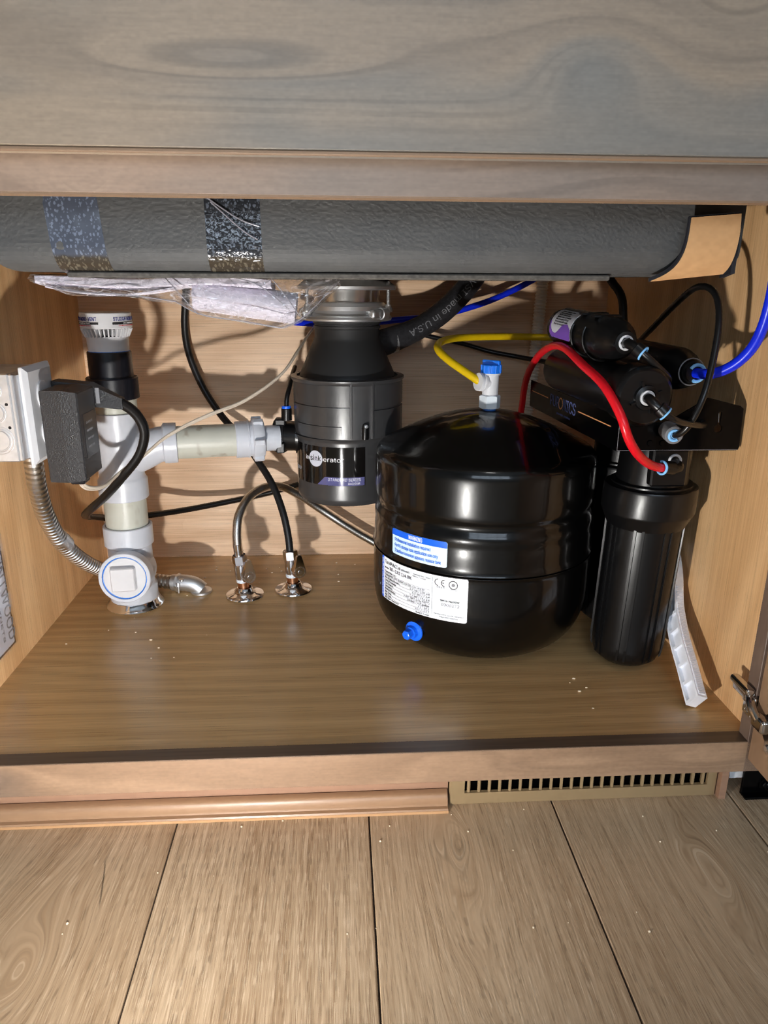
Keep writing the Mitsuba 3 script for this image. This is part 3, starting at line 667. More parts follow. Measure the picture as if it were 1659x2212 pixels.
clear_pts = [(-.3100, .2160, .2410), (-.3085, .2165, .2360), (-.3045, .2280, .2285), (-.2945, .2550, .2240), (-.2826, .285, .2341), (-.2566, .305, .2507), (-.2344, .32, .2691), (-.2057, .335, .2848), (-.1703, .35, .299), (-.134, .365, .311), (-.0990, .38, .3311), (-.0740, .4, .3511), (-.0580, .43, .3741), (-.0440, .475, .3939), (-.0300, .52, .4089), (-.0100, .545, .420)]
add('clear_cord', cat(tube(np.array(clear_pts) + V(.0011, 0, .0012), .0019, 10), tube(np.array(clear_pts) - V(.0011, 0, .0012), .0019, 10)), 'cord_clear', ad, label='clear two-strand cord')

pc = thing('disposal_power_cord', 'flat black power cord with plug running behind the drain stack to the disposal', 'power cord')
plug = trimesh.convex.convex_hull(np.array([(-.3425, y, z) for y in (.2505, .2750) for z in (.3290, .3560)] + [(-.3000, y, z) for y in (.2505, .2740) for z in (.3280, .3520)] + [(-.2610, y, z) for y in (.250, .262) for z in (.3215, .3345)]))
add('plug', plug, 'adapter_black', pc, smooth=False, label='flat angled plug')
add('plug_tag', slab((-.2915, .2495, .3290), (-.2870, .2512, .3480), .0003), 'ink_grey', pc, smooth=False)
oval = [(.0066 * math.cos(a), .0048 * math.sin(a) * (1 - .22 * math.cos(a) ** 8)) for a in np.linspace(0, 2 * math.pi, 16, endpoint=False)]
add('cord', tube([(-.2640, .255, .3285), (-.2540, .262, .3200), (-.2455, .270, .3030), (-.2442, .275, .2847), (-.2556, .28, .2566), (-.2803, .285, .2279), (-.3099, .3, .1975), (-.3400, .327, .1720), (-.3620, .365, .1500), (-.3610, .405, .1350), (-.3430, .445, .1190), (-.2973, .475, .115), (-.2404, .52, .1111), (-.1526, .555, .1189), (-.1058, .565, .1271), (-.0658, .565, .139), (-.0200, .545, .155), (0.0, .515, .165)], 1, section=oval), 'cord_black', pc, smooth=50)

cn = thing('metal_conduit', 'ribbed flexible steel conduit from the electrical box to the cabinet floor', 'conduit')
cpts = [(-.3665, .229, .2740), (-.3675, .231, .2549), (-.3710, .24, .226), (-.3755, .262, .186), (-.3785, .305, .1339), (-.3720, .36, .0825), (-.3580, .415, .0430), (-.3206, .445, .0195), (-.2834, .44, .0150), (-.2600, .435, .0140)]
add('flex_tube', tube(cpts, lambda s: .0112 - .0034 * max(0, 1 - abs(((s / .0068) % 1) * 2 - 1) / .42) ** .8, 24, .00085), 'steel', cn, smooth=50)
add('coupling_band', tube([(-.3785, .300, .1405), (-.3772, .317, .1240)], .0121, 24, .004), 'zinc', cn)
add('floor_connector', cat(tube([(-.2660, .4355, .0145), (-.2450, .432, .0150), (-.2300, .4295, .0120), (-.2200, .428, .0040)], .0130, 24, .003), hexnut((-.2590, .434, .0150), (-.2540, .433, .0150), .0150), cyl((-.2200, .428, 0), (-.2200, .428, .0045), .0165, 28, ch=.001)), 'zinc', cn, smooth=40)
add('clamp_screw', cat(cyl((-.2540, .421, .0140), (-.2540, .421, .0025), .0018, 12), cyl((-.2540, .4225, .0195), (-.2540, .4215, .0135), .0042, 16), cyl((-.248, .422, .0255), (-.248, .422, .0225), .0036, 14)), 'zinc', cn)

# ================================================================== garbage disposal
DX, DY = .0145, .440
gd = thing('garbage_disposal', 'dark grey garbage disposal hanging under the sink in the middle', 'garbage disposal')
def dz(prof, m, name, n=72, **k): return add(name, lathe(prof, n, (DX, DY, 0)), m, gd, **k)
lowx = V(DX - .003, DY, 0)
can = lathe([(0, .1560), (.0640, .1560), (.0700, .1575), (.0735, .1620), (.0740, .1680), (.0745, .2500), (.0775, .2560), (.0800, .2575), (0, .2575)], 80, lowx)
can.apply_transform(trimesh.transformations.identity_matrix())
add('motor_can', can, 'abs_grey', gd, smooth=35)
band = [lathe([(0, .2575), (.0795, .2575), (.0800, .2590), (.0800, .3330), (.0815, .3340), (.0835, .3375), (.0835, .3400), (.0745, .3410), (.0745, .3380), (0, .3380)], 96, (DX, DY, 0))]
add('grind_band', band[0], 'abs_grey', gd, smooth=35)
for t0, t1, z0, z1 in ((-1.30, .02, .3060, .3340), (-1.15, -.16, .3052, .3075), (-1.30, .02, .2800, .3035), (-1.10, -.12, .2640, .2765), (.46, 1.5, .3020, .3340), (.46, 1.5, .2600, .2985)):
    add('band_panel', shell((DX, DY), .0796, t0, t1, z0, z1, .0022, 26), 'abs_grey', gd, smooth=30)
for t in (.045, .425): add('band_rib', shell((DX, DY), .0796, t - .012, t + .012, .2590, .3375, .0048, 4), 'abs_grey', gd, smooth=False)
add('clamp_post', wrap(orient(lathe([(0, 0), (.0050, 0), (.0050, .016), (.0036, .021), (0, .023)], 20), (0, 0, .001), (0, 1, 0)), (DX, DY), .081, .29, .2590), 'abs_black', gd)
add('clamp_screw', wrap(orient(lathe([(0, 0), (.0030, 0), (.0024, .003), (0, .0035)], 14), (0, .019, .004), (0, 0, 1)), (DX, DY), .081, .29, .2590), 'zinc', gd)
dz([(0, .3400), (.0700, .3400), (.0690, .3440), (.0490, .3900), (.0470, .3955), (.0470, .4070), (.0485, .4080), (.0485, .4110), (.0470, .4118), (.0470, .4135), (.0490, .4145), (.0490, .4180), (0, .4180)], 'abs_cone', 'upper_cone', label='tapered upper housing')
dz([(0, .4180), (.0600, .4180), (.0640, .4192), (.0650, .4215), (.0640, .4248), (.0570, .4262), (.0555, .4290), (.0585, .4330), (.0580, .4385), (.0535, .4430), (.0480, .4440), (0, .4440)], 'zinc', 'mount_ring', label='zinc mounting ring')
for k in range(3):
    a = math.radians(-78 + 120 * k); d = V(math.sin(a), -math.cos(a), 0); t = V(math.cos(a), math.sin(a), 0); c = V(DX, DY, 0) + d * .060
    add('mount_lug', cat(orient(rounded((-.012, -.007, -.006), (.012, .006, .006), .004), c + V(0, 0, .4285), (0, 0, 1), t), pipe(c + d * .0035 + t * .004 + V(0, 0, .4290), c + d * .0035 + t * .016 + V(0, 0, .4290), .0085, .0068, 24)), 'zinc', gd)
for k in range(3):
    a = math.radians(62 + 120 * k); d = V(math.sin(a), -math.cos(a), 0); c = V(DX, DY, 0) + d * .0655
    add('mount_bolt', cat(tube(np.array([c + V(0, 0, .430), c + V(0, 0, .472)]), lambda s: .0024 + .0003 * math.sin(s * 2 * math.pi / .0014), 12, .0004), lathe([(0, 0), (.0055, 0), (.0060, .002), (.0050, .006), (.0042, .0075), (.0042, .010), (0, .010)], 20, c + V(0, 0, .431))), 'zinc', gd, smooth=40)
dz([(0, .4440), (.0465, .4440), (.0470, .4450), (.0470, .4620), (0, .4620)], 'steel', 'sink_collar', label='brushed steel collar')
dz([(0, .4605), (.0690, .4605), (.0705, .4615), (.0705, .4655), (.0685, .4668), (.0600, .4738), (0, .4738)], 'zinc', 'sink_flange')
# label and its print
LC, LR = (lowx[0], DY), .0745
add('label', shell(LC, LR, -.945, .365, .1895, .2460, .0004), 'label_gloss', gd, smooth=30, label='glossy black label with the maker name')
add('label_power', shell(LC, LR, -1.38, -1.02, .1895, .2460, .0004), 'label_gloss', gd, smooth=30)
bandp = trimesh.creation.extrude_polygon(Polygon([(0, 0), (.071, 0), (.071, .0125), (.0125, .0125)]), .0003, engine='earcut')
add('label_band', wrap(subdiv(bandp, .004), LC, LR + .0004, -.60, .1898), 'label_violet', gd, smooth=30)
disc = trimesh.creation.extrude_polygon(Point(0, 0).buffer(.0119, 20), .0003, engine='earcut')
add('logo_disc', wrap(subdiv(disc, .003), LC, LR + .0004, -.640, .2275), 'label_grey', gd, smooth=30)
ro = LR + .0004
add('logo_print', cat(wrap(text('in', .0066, .0003), LC, ro, -.905, .2247), wrap(text('erator', .0066, .0003, False, .0310), LC, ro, -.475, .2247)), 'ink_white', gd, smooth=False)
add('logo_print', wrap(text('sink', .0078, .0003, False, .0190), LC, ro + .0003, -.775, .2247), 'ink_black', gd, smooth=False)
add('series_print', cat(wrap(text('STANDARD SERIES', .0044, .0003, False, .0480), LC, ro + .0003, -.37, .1966), wrap(text('BADGER', .0032, .0003, False, .0175), LC, ro + .0003, .02, .1915)), 'ink_white', gd, smooth=False)
add('power_print', wrap(text('1/3 HP', .0050, .0003, True, .0175), LC, ro, -1.33, .2050), 'ink_grey', gd, smooth=False)
add('discharge_elbow', cat(cyl((-.0905, .4475, .2478), (-.055, .4405, .2478), .0222, 36, ch=.001), lathe([(0, 0), (.0265, 0), (.0265, .004), (0, .004)], 36, (-.0640, .443, .2478), (1, 0, 0))), 'abs_black', gd, label='black discharge elbow')

sd = thing('drain_saddle', 'small black saddle valve with blue collar and thin black tube left of the disposal', 'saddle valve')
add('saddle', cat(pipe((-.0960, .4485, .2478), (-.0790, .4462, .2478), .0250, .0200, 36), slab((-.0925, .418, .2265), (-.0800, .4270, .2420), .0015), slab((-.0945, .4280, .2660), (-.0785, .4480, .2760), .002)), 'hose_black', sd)
add('port', lathe([(0, 0), (.0078, 0), (.0078, .017), (.0070, .018), (0, .018)], 24, (-.0765, .432, .2740)), 'abs_black', sd)
add('collar', lathe([(0, 0), (.0068, 0), (.0068, .0035), (0, .0035)], 24, (-.0765, .432, .2920)), 'plug_blue', sd, label='blue release collar')
add('tube', tube([(-.0765, .432, .290), (-.0758, .434, .306), (-.0720, .4440, .320), (-.0690, .4700, .335), (-.0660, .5000, .345)], .0034, 12), 'cord_black', sd)

# dishwasher drain hose
dh = thing('drain_hose', 'thick black rubber drain hose with white lettering behind the disposal', 'hose')
hp = spline([(.0500, .470, .3780), (.0805, .485, .3864), (.1205, .500, .4010), (.1560, .510, .4215), (.1880, .520, .4490), (.2120, .527, .4770), (.2300, .532, .5050)], .004)
add('hose', tube(hp, lambda s: .0170 + .004 * max(0, 1 - s / .09), 28, resample=False), 'rubber_hose', dh, smooth=40)
add('clamp', lathe([(.0180, 0), (.0192, 0), (.0192, .010), (.0180, .010), (.0180, 0)], 40, (.0780, .4845, .3852), (.95, .3, .27)), 'zinc', dh)
hm = text('VSI made in U.S.A', .0095, .0004, False, .135); hv = np.array(hm.vertices)
tt, na, nb = frames(hp); arc = np.concatenate([[0], np.cumsum(np.linalg.norm(np.diff(hp, axis=0), axis=1))])
out = []
for (x, y, z) in hv:
    s = .198 - x; k = int(np.clip(np.searchsorted(arc, s), 1, len(hp) - 1)); u = (s - arc[k - 1]) / (arc[k] - arc[k - 1]); c = hp[k - 1] * (1 - u) + hp[k] * u
    t = unit(hp[k] - hp[k - 1]); front = unit(V(0, -1, .0) - t * (V(0, -1, 0) @ t)); side = np.cross(t, front)
    ang = (y - .0045) / .0178; out.append(c + (.0178 + z) * (front * math.cos(ang) + side * math.sin(ang)))
add('print', trimesh.Trimesh(np.array(out), hm.faces, process=False), 'ink_grey', dh, smooth=False)

# ================================================================== supply valves
def stop_valve(x, y, lab, tilt):
    k = thing('shutoff_valve', lab, 'valve', 'shutoff valves on the cabinet floor')
    add('escutcheon', lathe([(.0105, 0), (.0290, 0), (.0298, .0010), (.0290, .0030), (.0240, .0052), (.0180, .0062), (.0140, .0090), (.0115, .0140), (.0105, .0140), (.0105, 0)], 48, (x, y, 0)), 'chrome', k, smooth=40, label='round chrome floor plate')
    d = unit(V(tilt, 0, 1)); o = V(x, y, 0)
    add('copper_pipe', cyl(o + d * .001, o + d * .0330, .0088, 28), 'copper', k)
    add('compression_nut', lathe([(0, 0), (.0098, 0), (.0102, .003), (.0096, .0052), (0, .0052)], 28, o + d * .0235, d), 'translucent_white', k)
    add('body', cat(lathe([(0, 0), (.0085, 0), (.0102, .003), (.0104, .022), (.0092, .026), (0, .026)], 32, o + d * .0285, d), cyl(o + d * .040 + V(.002, 0, 0), o + d * .040 + V(.013, -.0145, -.003), .0078, 26)), 'chrome', k, smooth=40)
    add('supply_nut', hexnut(o + d * .0530, o + d * .0680, .0116), 'chrome', k)
    h = o + d * .040 + V(.0135, -.0150, -.003); hd = unit(V(.45, -.85, .05))
    ov = tri(m3.Manifold.batch_hull([m3.Manifold.cylinder(.0058, .0112, .0098, 28, True), m3.Manifold.cylinder(.0050, .0045, .0042, 16, True).translate([0, .0235, 0])]))
    ang = np.linspace(0, 2 * math.pi, 16, endpoint=False); dots = [cyl((.0082 * math.cos(a), .0082 * math.sin(a), .0028), (.0082 * math.cos(a), .0082 * math.sin(a), .0034), .0011, 8) for a in ang]
    add('handle', orient(ov, h, hd, (1, .55, 0)), 'chrome', k, label='lever handle with dial face')
    add('dial_marks', orient(cat(dots, cyl((0, 0, .0028), (0, 0, .0042), .0034, 16)), h, hd, (1, .55, 0)), 'steel', k)
    return o + d * .067
e1 = stop_valve(-.1500, .4140, 'chrome shutoff valve with braided hose, the left of the two', -.085)
e2 = stop_valve(-.0750, .4310, 'chrome shutoff valve with smooth black hose, beside the disposal', -.055)
bh = thing('braided_hose', 'braided steel supply hose arching from the left shutoff valve behind the tank', 'hose')
bp = [e1, (-.1572, .4135, .082), (-.1575, .4170, .1041), (-.1540, .430, .1291), (-.1402, .46, .1484), (-.1174, .49, .1548), (-.094, .52, .1462), (-.0647, .535, .1254), (-.0342, .545, .1005), (.005, .545, .0724), (.0448, .545, .0463), (.0769, .54, .0300), (.1161, .525, .022)]
bt = tube(bp[1:], .0067, 28, .0016, cap=False); nr = len(bt.vertices) // 28
add('braid', bt, 'braid', bh, smooth=True, uv=np.stack([np.tile(np.abs(np.arange(28) / 28 * 2 - 1), nr), np.repeat(np.arange(nr) * .0016, 28)], 1))
add('ferrule', cat(cyl(e1 - V(0, 0, .003), V(*bp[1]) + V(-.0002, 0, .004), .0070, 24, ch=.0006), torus(.0070, .0008, (-.1563, .4137, .0745), (0, 0, 1))), 'chrome', bh)
sh = solo('supply_hose', tube([e2 - V(0, 0, .004), (-.0805, .437, .085), (-.0883, .45, .1218), (-.1048, .475, .1604), (-.1279, .5, .1924), (-.1544, .52, .2262), (-.1895, .545, .2597), (-.219, .56, .3029), (-.2385, .565, .3545), (-.2433, .565, .3981), (-.2371, .56, .4479), (-.2291, .555, .5029), (-.225, .55, .56)], .0056, 18), 'hose_black', 'smooth black supply hose rising from the right shutoff valve to the sink', 'hose', smooth=50)

# ================================================================== pressure tank
TX, TY = .195, .292
tk = thing('pressure_tank', 'large glossy black water storage tank on the cabinet floor', 'water tank')
lowp = [(0, 0), (.070, 0), (.095, .0025), (.1150, .0100), (.1310, .0240), (.1410, .0420), (.1460, .0620), (.1475, .0820), (.1475, .1290), (.1488, .1315), (.1490, .1335)]
topp = [(.1490, .1335), (.1480, .1362), (.1468, .1400), (.1462, .1600), (.1452, .1690), (.1462, .1745), (.1464, .1790), (.1452, .1845), (.1430, .1890), (.1420, .1925), (.1425, .1965), (.1442, .2010), (.1455, .2060), (.1458, .2500), (.1450, .2580), (.1425, .2640), (.1385, .2680), (.1335, .2708), (.1270, .2740), (.1180, .2788), (.1050, .2852), (.0900, .2922), (.0720, .2993), (.0520, .3055), (.0320, .3100), (.0150, .3122), (0, .3126)]
def smoothprof(p):
    c = spline([(a, 0, b) for a, b in p], .0022); c = c[:, [0, 2]]; c[:, 0] = np.maximum(c[:, 0], 0); c[0, 0] = p[0][0]; c[-1, 0] = p[-1][0]; return c
add('lower_body', lathe(np.vstack([smoothprof(lowp), [(0, .1335)]]), 128, (TX, TY, 0)), 'tank_black', tk, smooth=True)
add('upper_body', lathe(np.vstack([[(0, .1336)], smoothprof(topp)]), 128, (TX, TY, 0)), 'tank_black', tk, smooth=True)
TC = (TX, TY)
wl = add('warning_label', wrap(subdiv(trimesh.creation.extrude_polygon(rrect(.0855, .0335, .003), .0006, engine='earcut'), .004), TC, .1465, -1.050, .1425), 'label_pale', tk, smooth=30, label='pale blue warning label')
head = rrect(.0855, .0335, .003).intersection(sbox(-1, .0252, 1, 1))
add('heading', wrap(subdiv(trimesh.creation.extrude_polygon(head, .0003, engine='earcut'), .004), TC, .1471, -1.050, .1425), 'label_blue', wl, smooth=30)
add('print', wrap(text('WARNING', .0052, .0002, True, .0215), TC, .1474, -1.050 + .0305 / .147, .1425 + .0268), 'ink_white', wl, smooth=False)
for k, (s, w) in enumerate((('· Professional installation required', .0600), ('· For RO storage tank application use only', .0705), ('· If surface corrosion appears, replace tank', .0745))):
    add('print', wrap(text(s, .0042, .0002, True, w), TC, .1472, -1.050 + .0035 / .147, .1425 + .0180 - .0072 * k), 'ink_blue', wl, smooth=False)
dl = add('data_label', wrap(subdiv(trimesh.creation.extrude_polygon(rrect(.1380, .0585, .003), .0006, engine='earcut'), .004), TC, .1477, -1.214, .0735), 'label_white', tk, smooth=30, label='white data label')
side = rrect(.1380, .0585, .003).intersection(sbox(-1, -1, .0052, 1))
add('side_strip', wrap(subdiv(trimesh.creation.extrude_polygon(side, .0003, engine='earcut'), .004), TC, .1482, -1.214, .0735), 'label_blue', dl, smooth=30)
def dtext(s, x, y, h, w, bold=True, m='ink_black', right=False):
    t = text(s, h, .0002, bold, w)
    if right: x = x - w
    return wrap(t, TC, .14835, -1.214 + x / .148, .0735 + y)
sv = text('Reverse Osmosis Water Storage Tank', .0026, .0002, True, .052); vv = np.array(sv.vertices); sv.vertices = np.stack([-vv[:, 1], vv[:, 0], vv[:, 2]], 1)
add('print', wrap(sv, TC, .1486, -1.214 + .0040 / .148, .0765), 'ink_white', dl, smooth=False)
big = [dtext('Tank', .0085, .0500, .0046, .0125, False), dtext('PAC', .0212, .0500, .0046, .0140), dtext('RO-132 1/4 BK', .0200, .0432, .0042, .0420), dtext('Model:', .0085, .0432, .0020, .0095)]
left = ['Type: WTRA-16.7', 'Config: WTRA-17FL-R25NT-0.5-ESC-C15-BCK RO', 'Max. Working Pressure:', 'Factory Precharge:', 'Test Pressure:', 'Connection:', 'Nominal Volume:', 'Min. Temp.:', 'Max. Temp.:', 'Mfg. Date:   Dec 2023']
wid = [.026, .074, .033, .026, .020, .018, .025, .017, .017, .032]
right = ['', '', '6.9 bar / 100 psi', '0.5 bar / 7 psi', '9.9 bar / 144 psi', '0.25" NPT (c/w BSPT)', '18 liter / 4.8 gallon', '4 C / 40 F', '50 C / 122 F', 'Made in Taiwan']
rw = [0, 0, .030, .026, .030, .040, .034, .017, .021, .020]
fine, rules = [], []
for k in range(10):
    y = .0378 - .00405 * k
    fine.append(dtext(left[k], .0085, y, .0021, wid[k]))
    if right[k]: fine.append(dtext(right[k], .0895, y, .0022, rw[k], right=True))
    if k < 9: rules.append(shell(TC, .14835, -1.214 + .0085 / .148, -1.214 + .0895 / .148, .0735 + y - .0012, .0735 + y - .0008, .0002, 14))
rules += [shell(TC, .14835, -1.214 + .0928 / .148, -1.214 + .0932 / .148, .0755, .1290, .0002, 2), shell(TC, .14835, -1.214 + .0372 / .148, -1.214 + .0375 / .148, .1230, .1295, .0002, 2), shell(TC, .14835, -1.214 + .0612 / .148, -1.214 + .0615 / .148, .1225, .1290, .0002, 2)]
fine += [dtext('Technology Road, Tongluo', .0640, .0515, .0018, .0265, False), dtext('Miaoli, Taiwan', .0640, .0487, .0018, .0200, False), dtext('Serial Number', .1035, .0255, .0027, .0255), dtext('0000272', .1050, .0195, .0038, .0230, False),
         dtext('Manufactured by TankPAC Industries /', .0960, .0068, .0018, .0380, False), dtext('Global Water Solutions', .1030, .0035, .0018, .0240, False), dtext('0035', .0985, .0425, .0019, .0105, False)]
add('print', cat(big, [dtext('globalwater', .0440, .0505, .0030, .0160, False)]), 'ink_black', dl, smooth=False)
add('print', cat(fine), 'ink_black', dl, smooth=False, kind='stuff')
add('rule_lines', cat(rules), 'ink_grey', dl, smooth=False, kind='stuff')
def ringpoly(r, w, a0, a1):
    a = np.linspace(a0, a1, 24); return Polygon(np.vstack([np.stack([(r + w) * np.cos(a), (r + w) * np.sin(a)], 1), np.stack([r * np.cos(a), r * np.sin(a)], 1)[::-1]]))
def dshape(poly, x, y): return wrap(subdiv(trimesh.creation.extrude_polygon(poly, .0002, engine='earcut'), .003), TC, .14835, -1.214 + x / .148, .0735 + y)
cE = union_all([ringpoly(.0037, .0009, 1.57, 4.71), sbox(-.0040, -.0004, -.0006, .0005)])
add('mark', cat(dshape(ringpoly(.0037, .0009, 1.57, 4.71), .1005, .0495), dshape(cE, .1090, .0495), dshape(ringpoly(.0048, .0009, 0, 6.28), .1200, .0487)), 'ink_black', dl, smooth=False)
add('mark', cat(dshape(Point(0, 0).buffer(.0022, 8), .1200, .0487), dshape(Point(0, 0).buffer(.0021, 10), .0408, .0518), dtext('TESTED TO STANDARD', .1160, .0415, .0013, .0100, False)), 'ink_grey', dl, smooth=False)
# blue air valve cap low on the tank
a = -.775; dn = V(math.sin(a), -math.cos(a), 0); cb = V(TX, TY, .0455) + dn * .1425
add('air_valve_cap', cat(lathe([(0, 0), (.0125, 0), (.0135, .0015), (.0130, .0030), (.0090, .0045), (0, .0045)], 32, cb, dn), lathe([(0, .004), (.0085, .004), (.0078, .010), (0, .010)], 28, cb, dn), hexnut(cb + dn * .009, cb + dn * .0195, .0064), cyl(cb + dn * .0190, cb + dn * .0203, .0012, 10)), 'plug_blue', tk, label='blue plastic valve cap')

tv = thing('tank_valve', 'white tank valve with blue knob on top of the black tank', 'valve')
vx, vy = .1985, .292
def vz(prof, m, name, n=32, **k): return add(name, lathe(prof, n, (vx, vy, 0)), m, tv, **k)
vz([(0, .3118), (.0085, .3118), (.0085, .3150), (0, .3150)], 'primer_blue', 'stem', label='blue threaded stem')
add('nut', hexnut((vx, vy, .3145), (vx, vy, .3318), .0140), 'translucent_white', tv)
vz([(0, .3315), (.0103, .3315), (.0105, .3325), (.0105, .3575), (.0125, .3580), (.0125, .3600), (0, .3600)], 'plastic_white', 'body')
pd = unit(V(-.93, -.36, .10)); pc0 = V(vx, vy, .3475) + pd * .005
add('port', lathe([(0, 0), (.0095, 0), (.0095, .005), (.0118, .0055), (.0118, .0085), (.0100, .0090), (.0100, .0110), (.0118, .0115), (.0115, .0145), (.0085, .0150), (0, .0150)], 32, pc0, pd), 'plastic_white', tv)
knob = [lathe([(0, .3600), (.0122, .3600), (.0126, .3610), (.0126, .3700), (.0115, .3710), (0, .3710)], 32, (vx, vy, 0)), orient(slab((-.0125, -.0028, 0), (.0125, .0028, .0062), .001), (vx, vy, .3702), (.0, 0, 1), (.75, -.66, 0))]
for k in range(10): knob.append(cyl((vx + .0124 * math.cos(k * .628), vy + .0124 * math.sin(k * .628), .3605), (vx + .0124 * math.cos(k * .628), vy + .0124 * math.sin(k * .628), .3705), .0014, 8))
add('knob', cat(knob), 'knob_blue', tv, label='blue turn knob')

# ================================================================== filter system
rs = thing('water_filter_system', 'black under-sink water filter system with canisters and tubes at the right', 'water filter')
def canister(x, y, dx):
    cn_ = add('filter_canister', tiltx(lathe([(0, .0030), (.020, .0030), (.030, .0060), (.0390, .0130), (.0428, .0220), (.0436, .0300), (.0452, .1930), (.0470, .1960), (0, .1960)], 72), x, y, dx), 'abs_black', rs, smooth=35, label='tall black ribbed filter canister')
    add('ring', tiltx(lathe([(0, .1900), (.0462, .1900), (.0535, .2060), (.0550, .2090), (.0550, .2370), (.0540, .2400), (.0500, .2415), (0, .2415)], 72), x, y, dx), 'abs_black', cn_, smooth=30)
    for k in range(8):
        for o in (-.10, .10):
            th = k * math.pi / 4 + o + .26; rb = trimesh.convex.convex_hull(np.array([(x, y, z) for x in (-.0015, .0015) for y, z in ((-.0014, .016), (.0006, .018), (.0026, .034), (.0036, .196), (-.0014, .196))])); rb.apply_translation((0, .0435, 0))
            rb.apply_transform(trimesh.transformations.rotation_matrix(th + math.pi, (0, 0, 1)))
            add('rib', tiltx(rb, x, y, dx), 'abs_black', cn_, smooth=False)
    add('head', tiltx(cat(lathe([(0, .2405), (.0480, .2405), (.0480, .2440), (.0420, .2450), (.0405, .2940), (0, .2940)], 60)), x, y, dx), 'abs_black', cn_, smooth=30)
    return cn_
def tiltx(m, x, y, dx):
    v = np.array(m.vertices); v[:, 0] += x + dx * (v[:, 2] - .12); v[:, 1] += y; return trimesh.Trimesh(v, m.faces, process=False)
c1 = canister(.3755, .1850, .035)
c2 = canister(.3920, .3030, .0)
add('boss', slab((.3580, .1385, .2480), (.4000, .1560, .2920), .002), 'abs_black', c1, smooth=False)
# bracket: brand face, top shelf and front plate
far, near = V(.2885, .430, 0), V(.3070, .1215, 0); bd = unit(far - near); bn = V(-bd[1], bd[0], 0)   # bn points left
def bplate(p, q, z0, z1, t):
    pts = [np.append((a + bn * s)[:2], z) for a in (p, q) for s in (0, -t) for z in (z0, z1)]
    return trimesh.convex.convex_hull(np.array(pts))
add('bracket', cat(bplate(near, far, .2965, .3330, .0016), trimesh.convex.convex_hull(np.array([(.3070, .1215, z) for z in (.2945, .2965)] + [(.2885, .430, z) for z in (.2945, .2965)] + [(.4440, .1215, z) for z in (.2945, .2965)] + [(.4440, .430, z) for z in (.2945, .2965)]))), 'metal_black', rs, smooth=False, label='black steel bracket')
fp = Polygon([(.3070, .2955), (.4446, .2955), (.4456, .2985), (.4440, .3415), (.4400, .3445), (.4030, .3535), (.3600, .3270), (.3070, .3270)])
hole = union_all([Point(.4185, .3195).buffer(.0046, 12), sbox(.4168, .3195, .4202, .3365), Point(.4185, .3365).buffer(.0017, 8)])
fpm = trimesh.creation.extrude_polygon(fp.difference(hole), .0018, engine='earcut')
add('front_plate', orient(fpm, (0, .1215, 0), (0, -1, 0), (1, 0, 0)), 'metal_black', rs, smooth=False, label='black plate with keyhole slot')
add('plate_edge', cat(tube([(.3070, .1195, .2955), (.3070, .1195, .3270)], .0004, 6), tube([(.3070, .1195, .2957), (.4440, .1195, .2957)], .0004, 6), tube([(.4180, .1195, .3265), (.4168, .1195, .3365)], .0003, 6)), 'grey_plastic', rs, label='bare edge of the plate')
# maker name on the brand face, reading away to the front
def brand(m, s, z): return flat(m, far + bn * .0003 + V(0, 0, z) - bd * s, -bd, (0, 0, 1))
add('brand_print', cat(brand(text('PUR', .0150, .0003, False, .0340), .088, .3112), brand(text('NICS', .0150, .0003, False, .0440), .1375, .3112), brand(text('pure water. anywhere.', .0030, .0003, False, .050), .117, .3030)), 'ink_slate', rs, smooth=False)
add('brand_print', brand(prism(Point(0, 0).buffer(.0078, 16).difference(Point(0, 0).buffer(.0060, 16)), .0003), .1300, .3186), 'ink_orange', rs, smooth=False)
for a, b in ((.010, .080), (.192, .290)): add('brand_stripe', brand(prism(sbox(0, 0, b - a, .0013), .0003), a, .3180), 'ink_orange', rs, smooth=False)
for x in (.343, .357): add('plate_screw', lathe([(0, 0), (.0034, 0), (.0028, .0016), (0, .0020)], 18, (x, .1195, .304), (0, -1, 0)), 'metal_black', rs)
ad_ = unit(V(-.055, 1, .006))
# membrane housing
M0 = V(.3160, .0850, .3600)
mh = add('membrane_housing', lathe([(0, .018), (.0285, .018), (.0285, .236), (.022, .245), (0, .245)], 56, M0, ad_), 'abs_black', rs, smooth=30, label='large black cylinder with round end cap')
add('end_cap', lathe([(0, -.0040), (.0270, -.0030), (.0305, .0), (.0320, .004), (.0320, .030), (.0300, .034), (0, .034)], 64, M0, ad_), 'abs_black', mh, smooth=35)
add('end_boss', cat(lathe([(.0090, -.0080), (.0125, -.0070), (.0135, -.002), (.0090, -.002), (.0090, -.0080)], 36, M0, ad_), [orient(slab((-.0010, .012, -.0075), (.0010, .0175, -.002)), M0, ad_, (math.cos(k * math.pi / 2 + .4), 0, math.sin(k * math.pi / 2 + .4))) for k in range(4)]), 'abs_black', mh, smooth=30)
add('seal_ring', lathe([(.0050, -.0090), (.0078, -.0085), (.0078, -.004), (.0050, -.004), (.0050, -.0090)], 32, M0, ad_), 'plastic_white', mh, label='white seal ring')
def elbow(p, tip, host):
    add('elbow', cat(tube(p, .0052, 16, .002), hexnut(np.array(p[0]), np.array(p[0]) + unit(np.subtract(p[1], p[0])) * .004, .0062), cyl(np.array(p[-1]) - unit(np.subtract(p[-1], p[-2])) * .009, p[-1], .0076, 24, ch=.0008)), 'abs_black', host, smooth=40)
    d = unit(np.subtract(p[-1], p[-2])); q = np.array(p[-1]) + d * .0006
    add('release_clip', torus(.0068, .0011, q, d, 26, 8, (-.6, 3.9)), 'clip_blue', host, label='pale blue release clip')
elbow([(.3158, .080, .3600), (.3155, .0700, .3600), (.3190, .0640, .3555), (.3290, .0600, .3470)], None, mh)
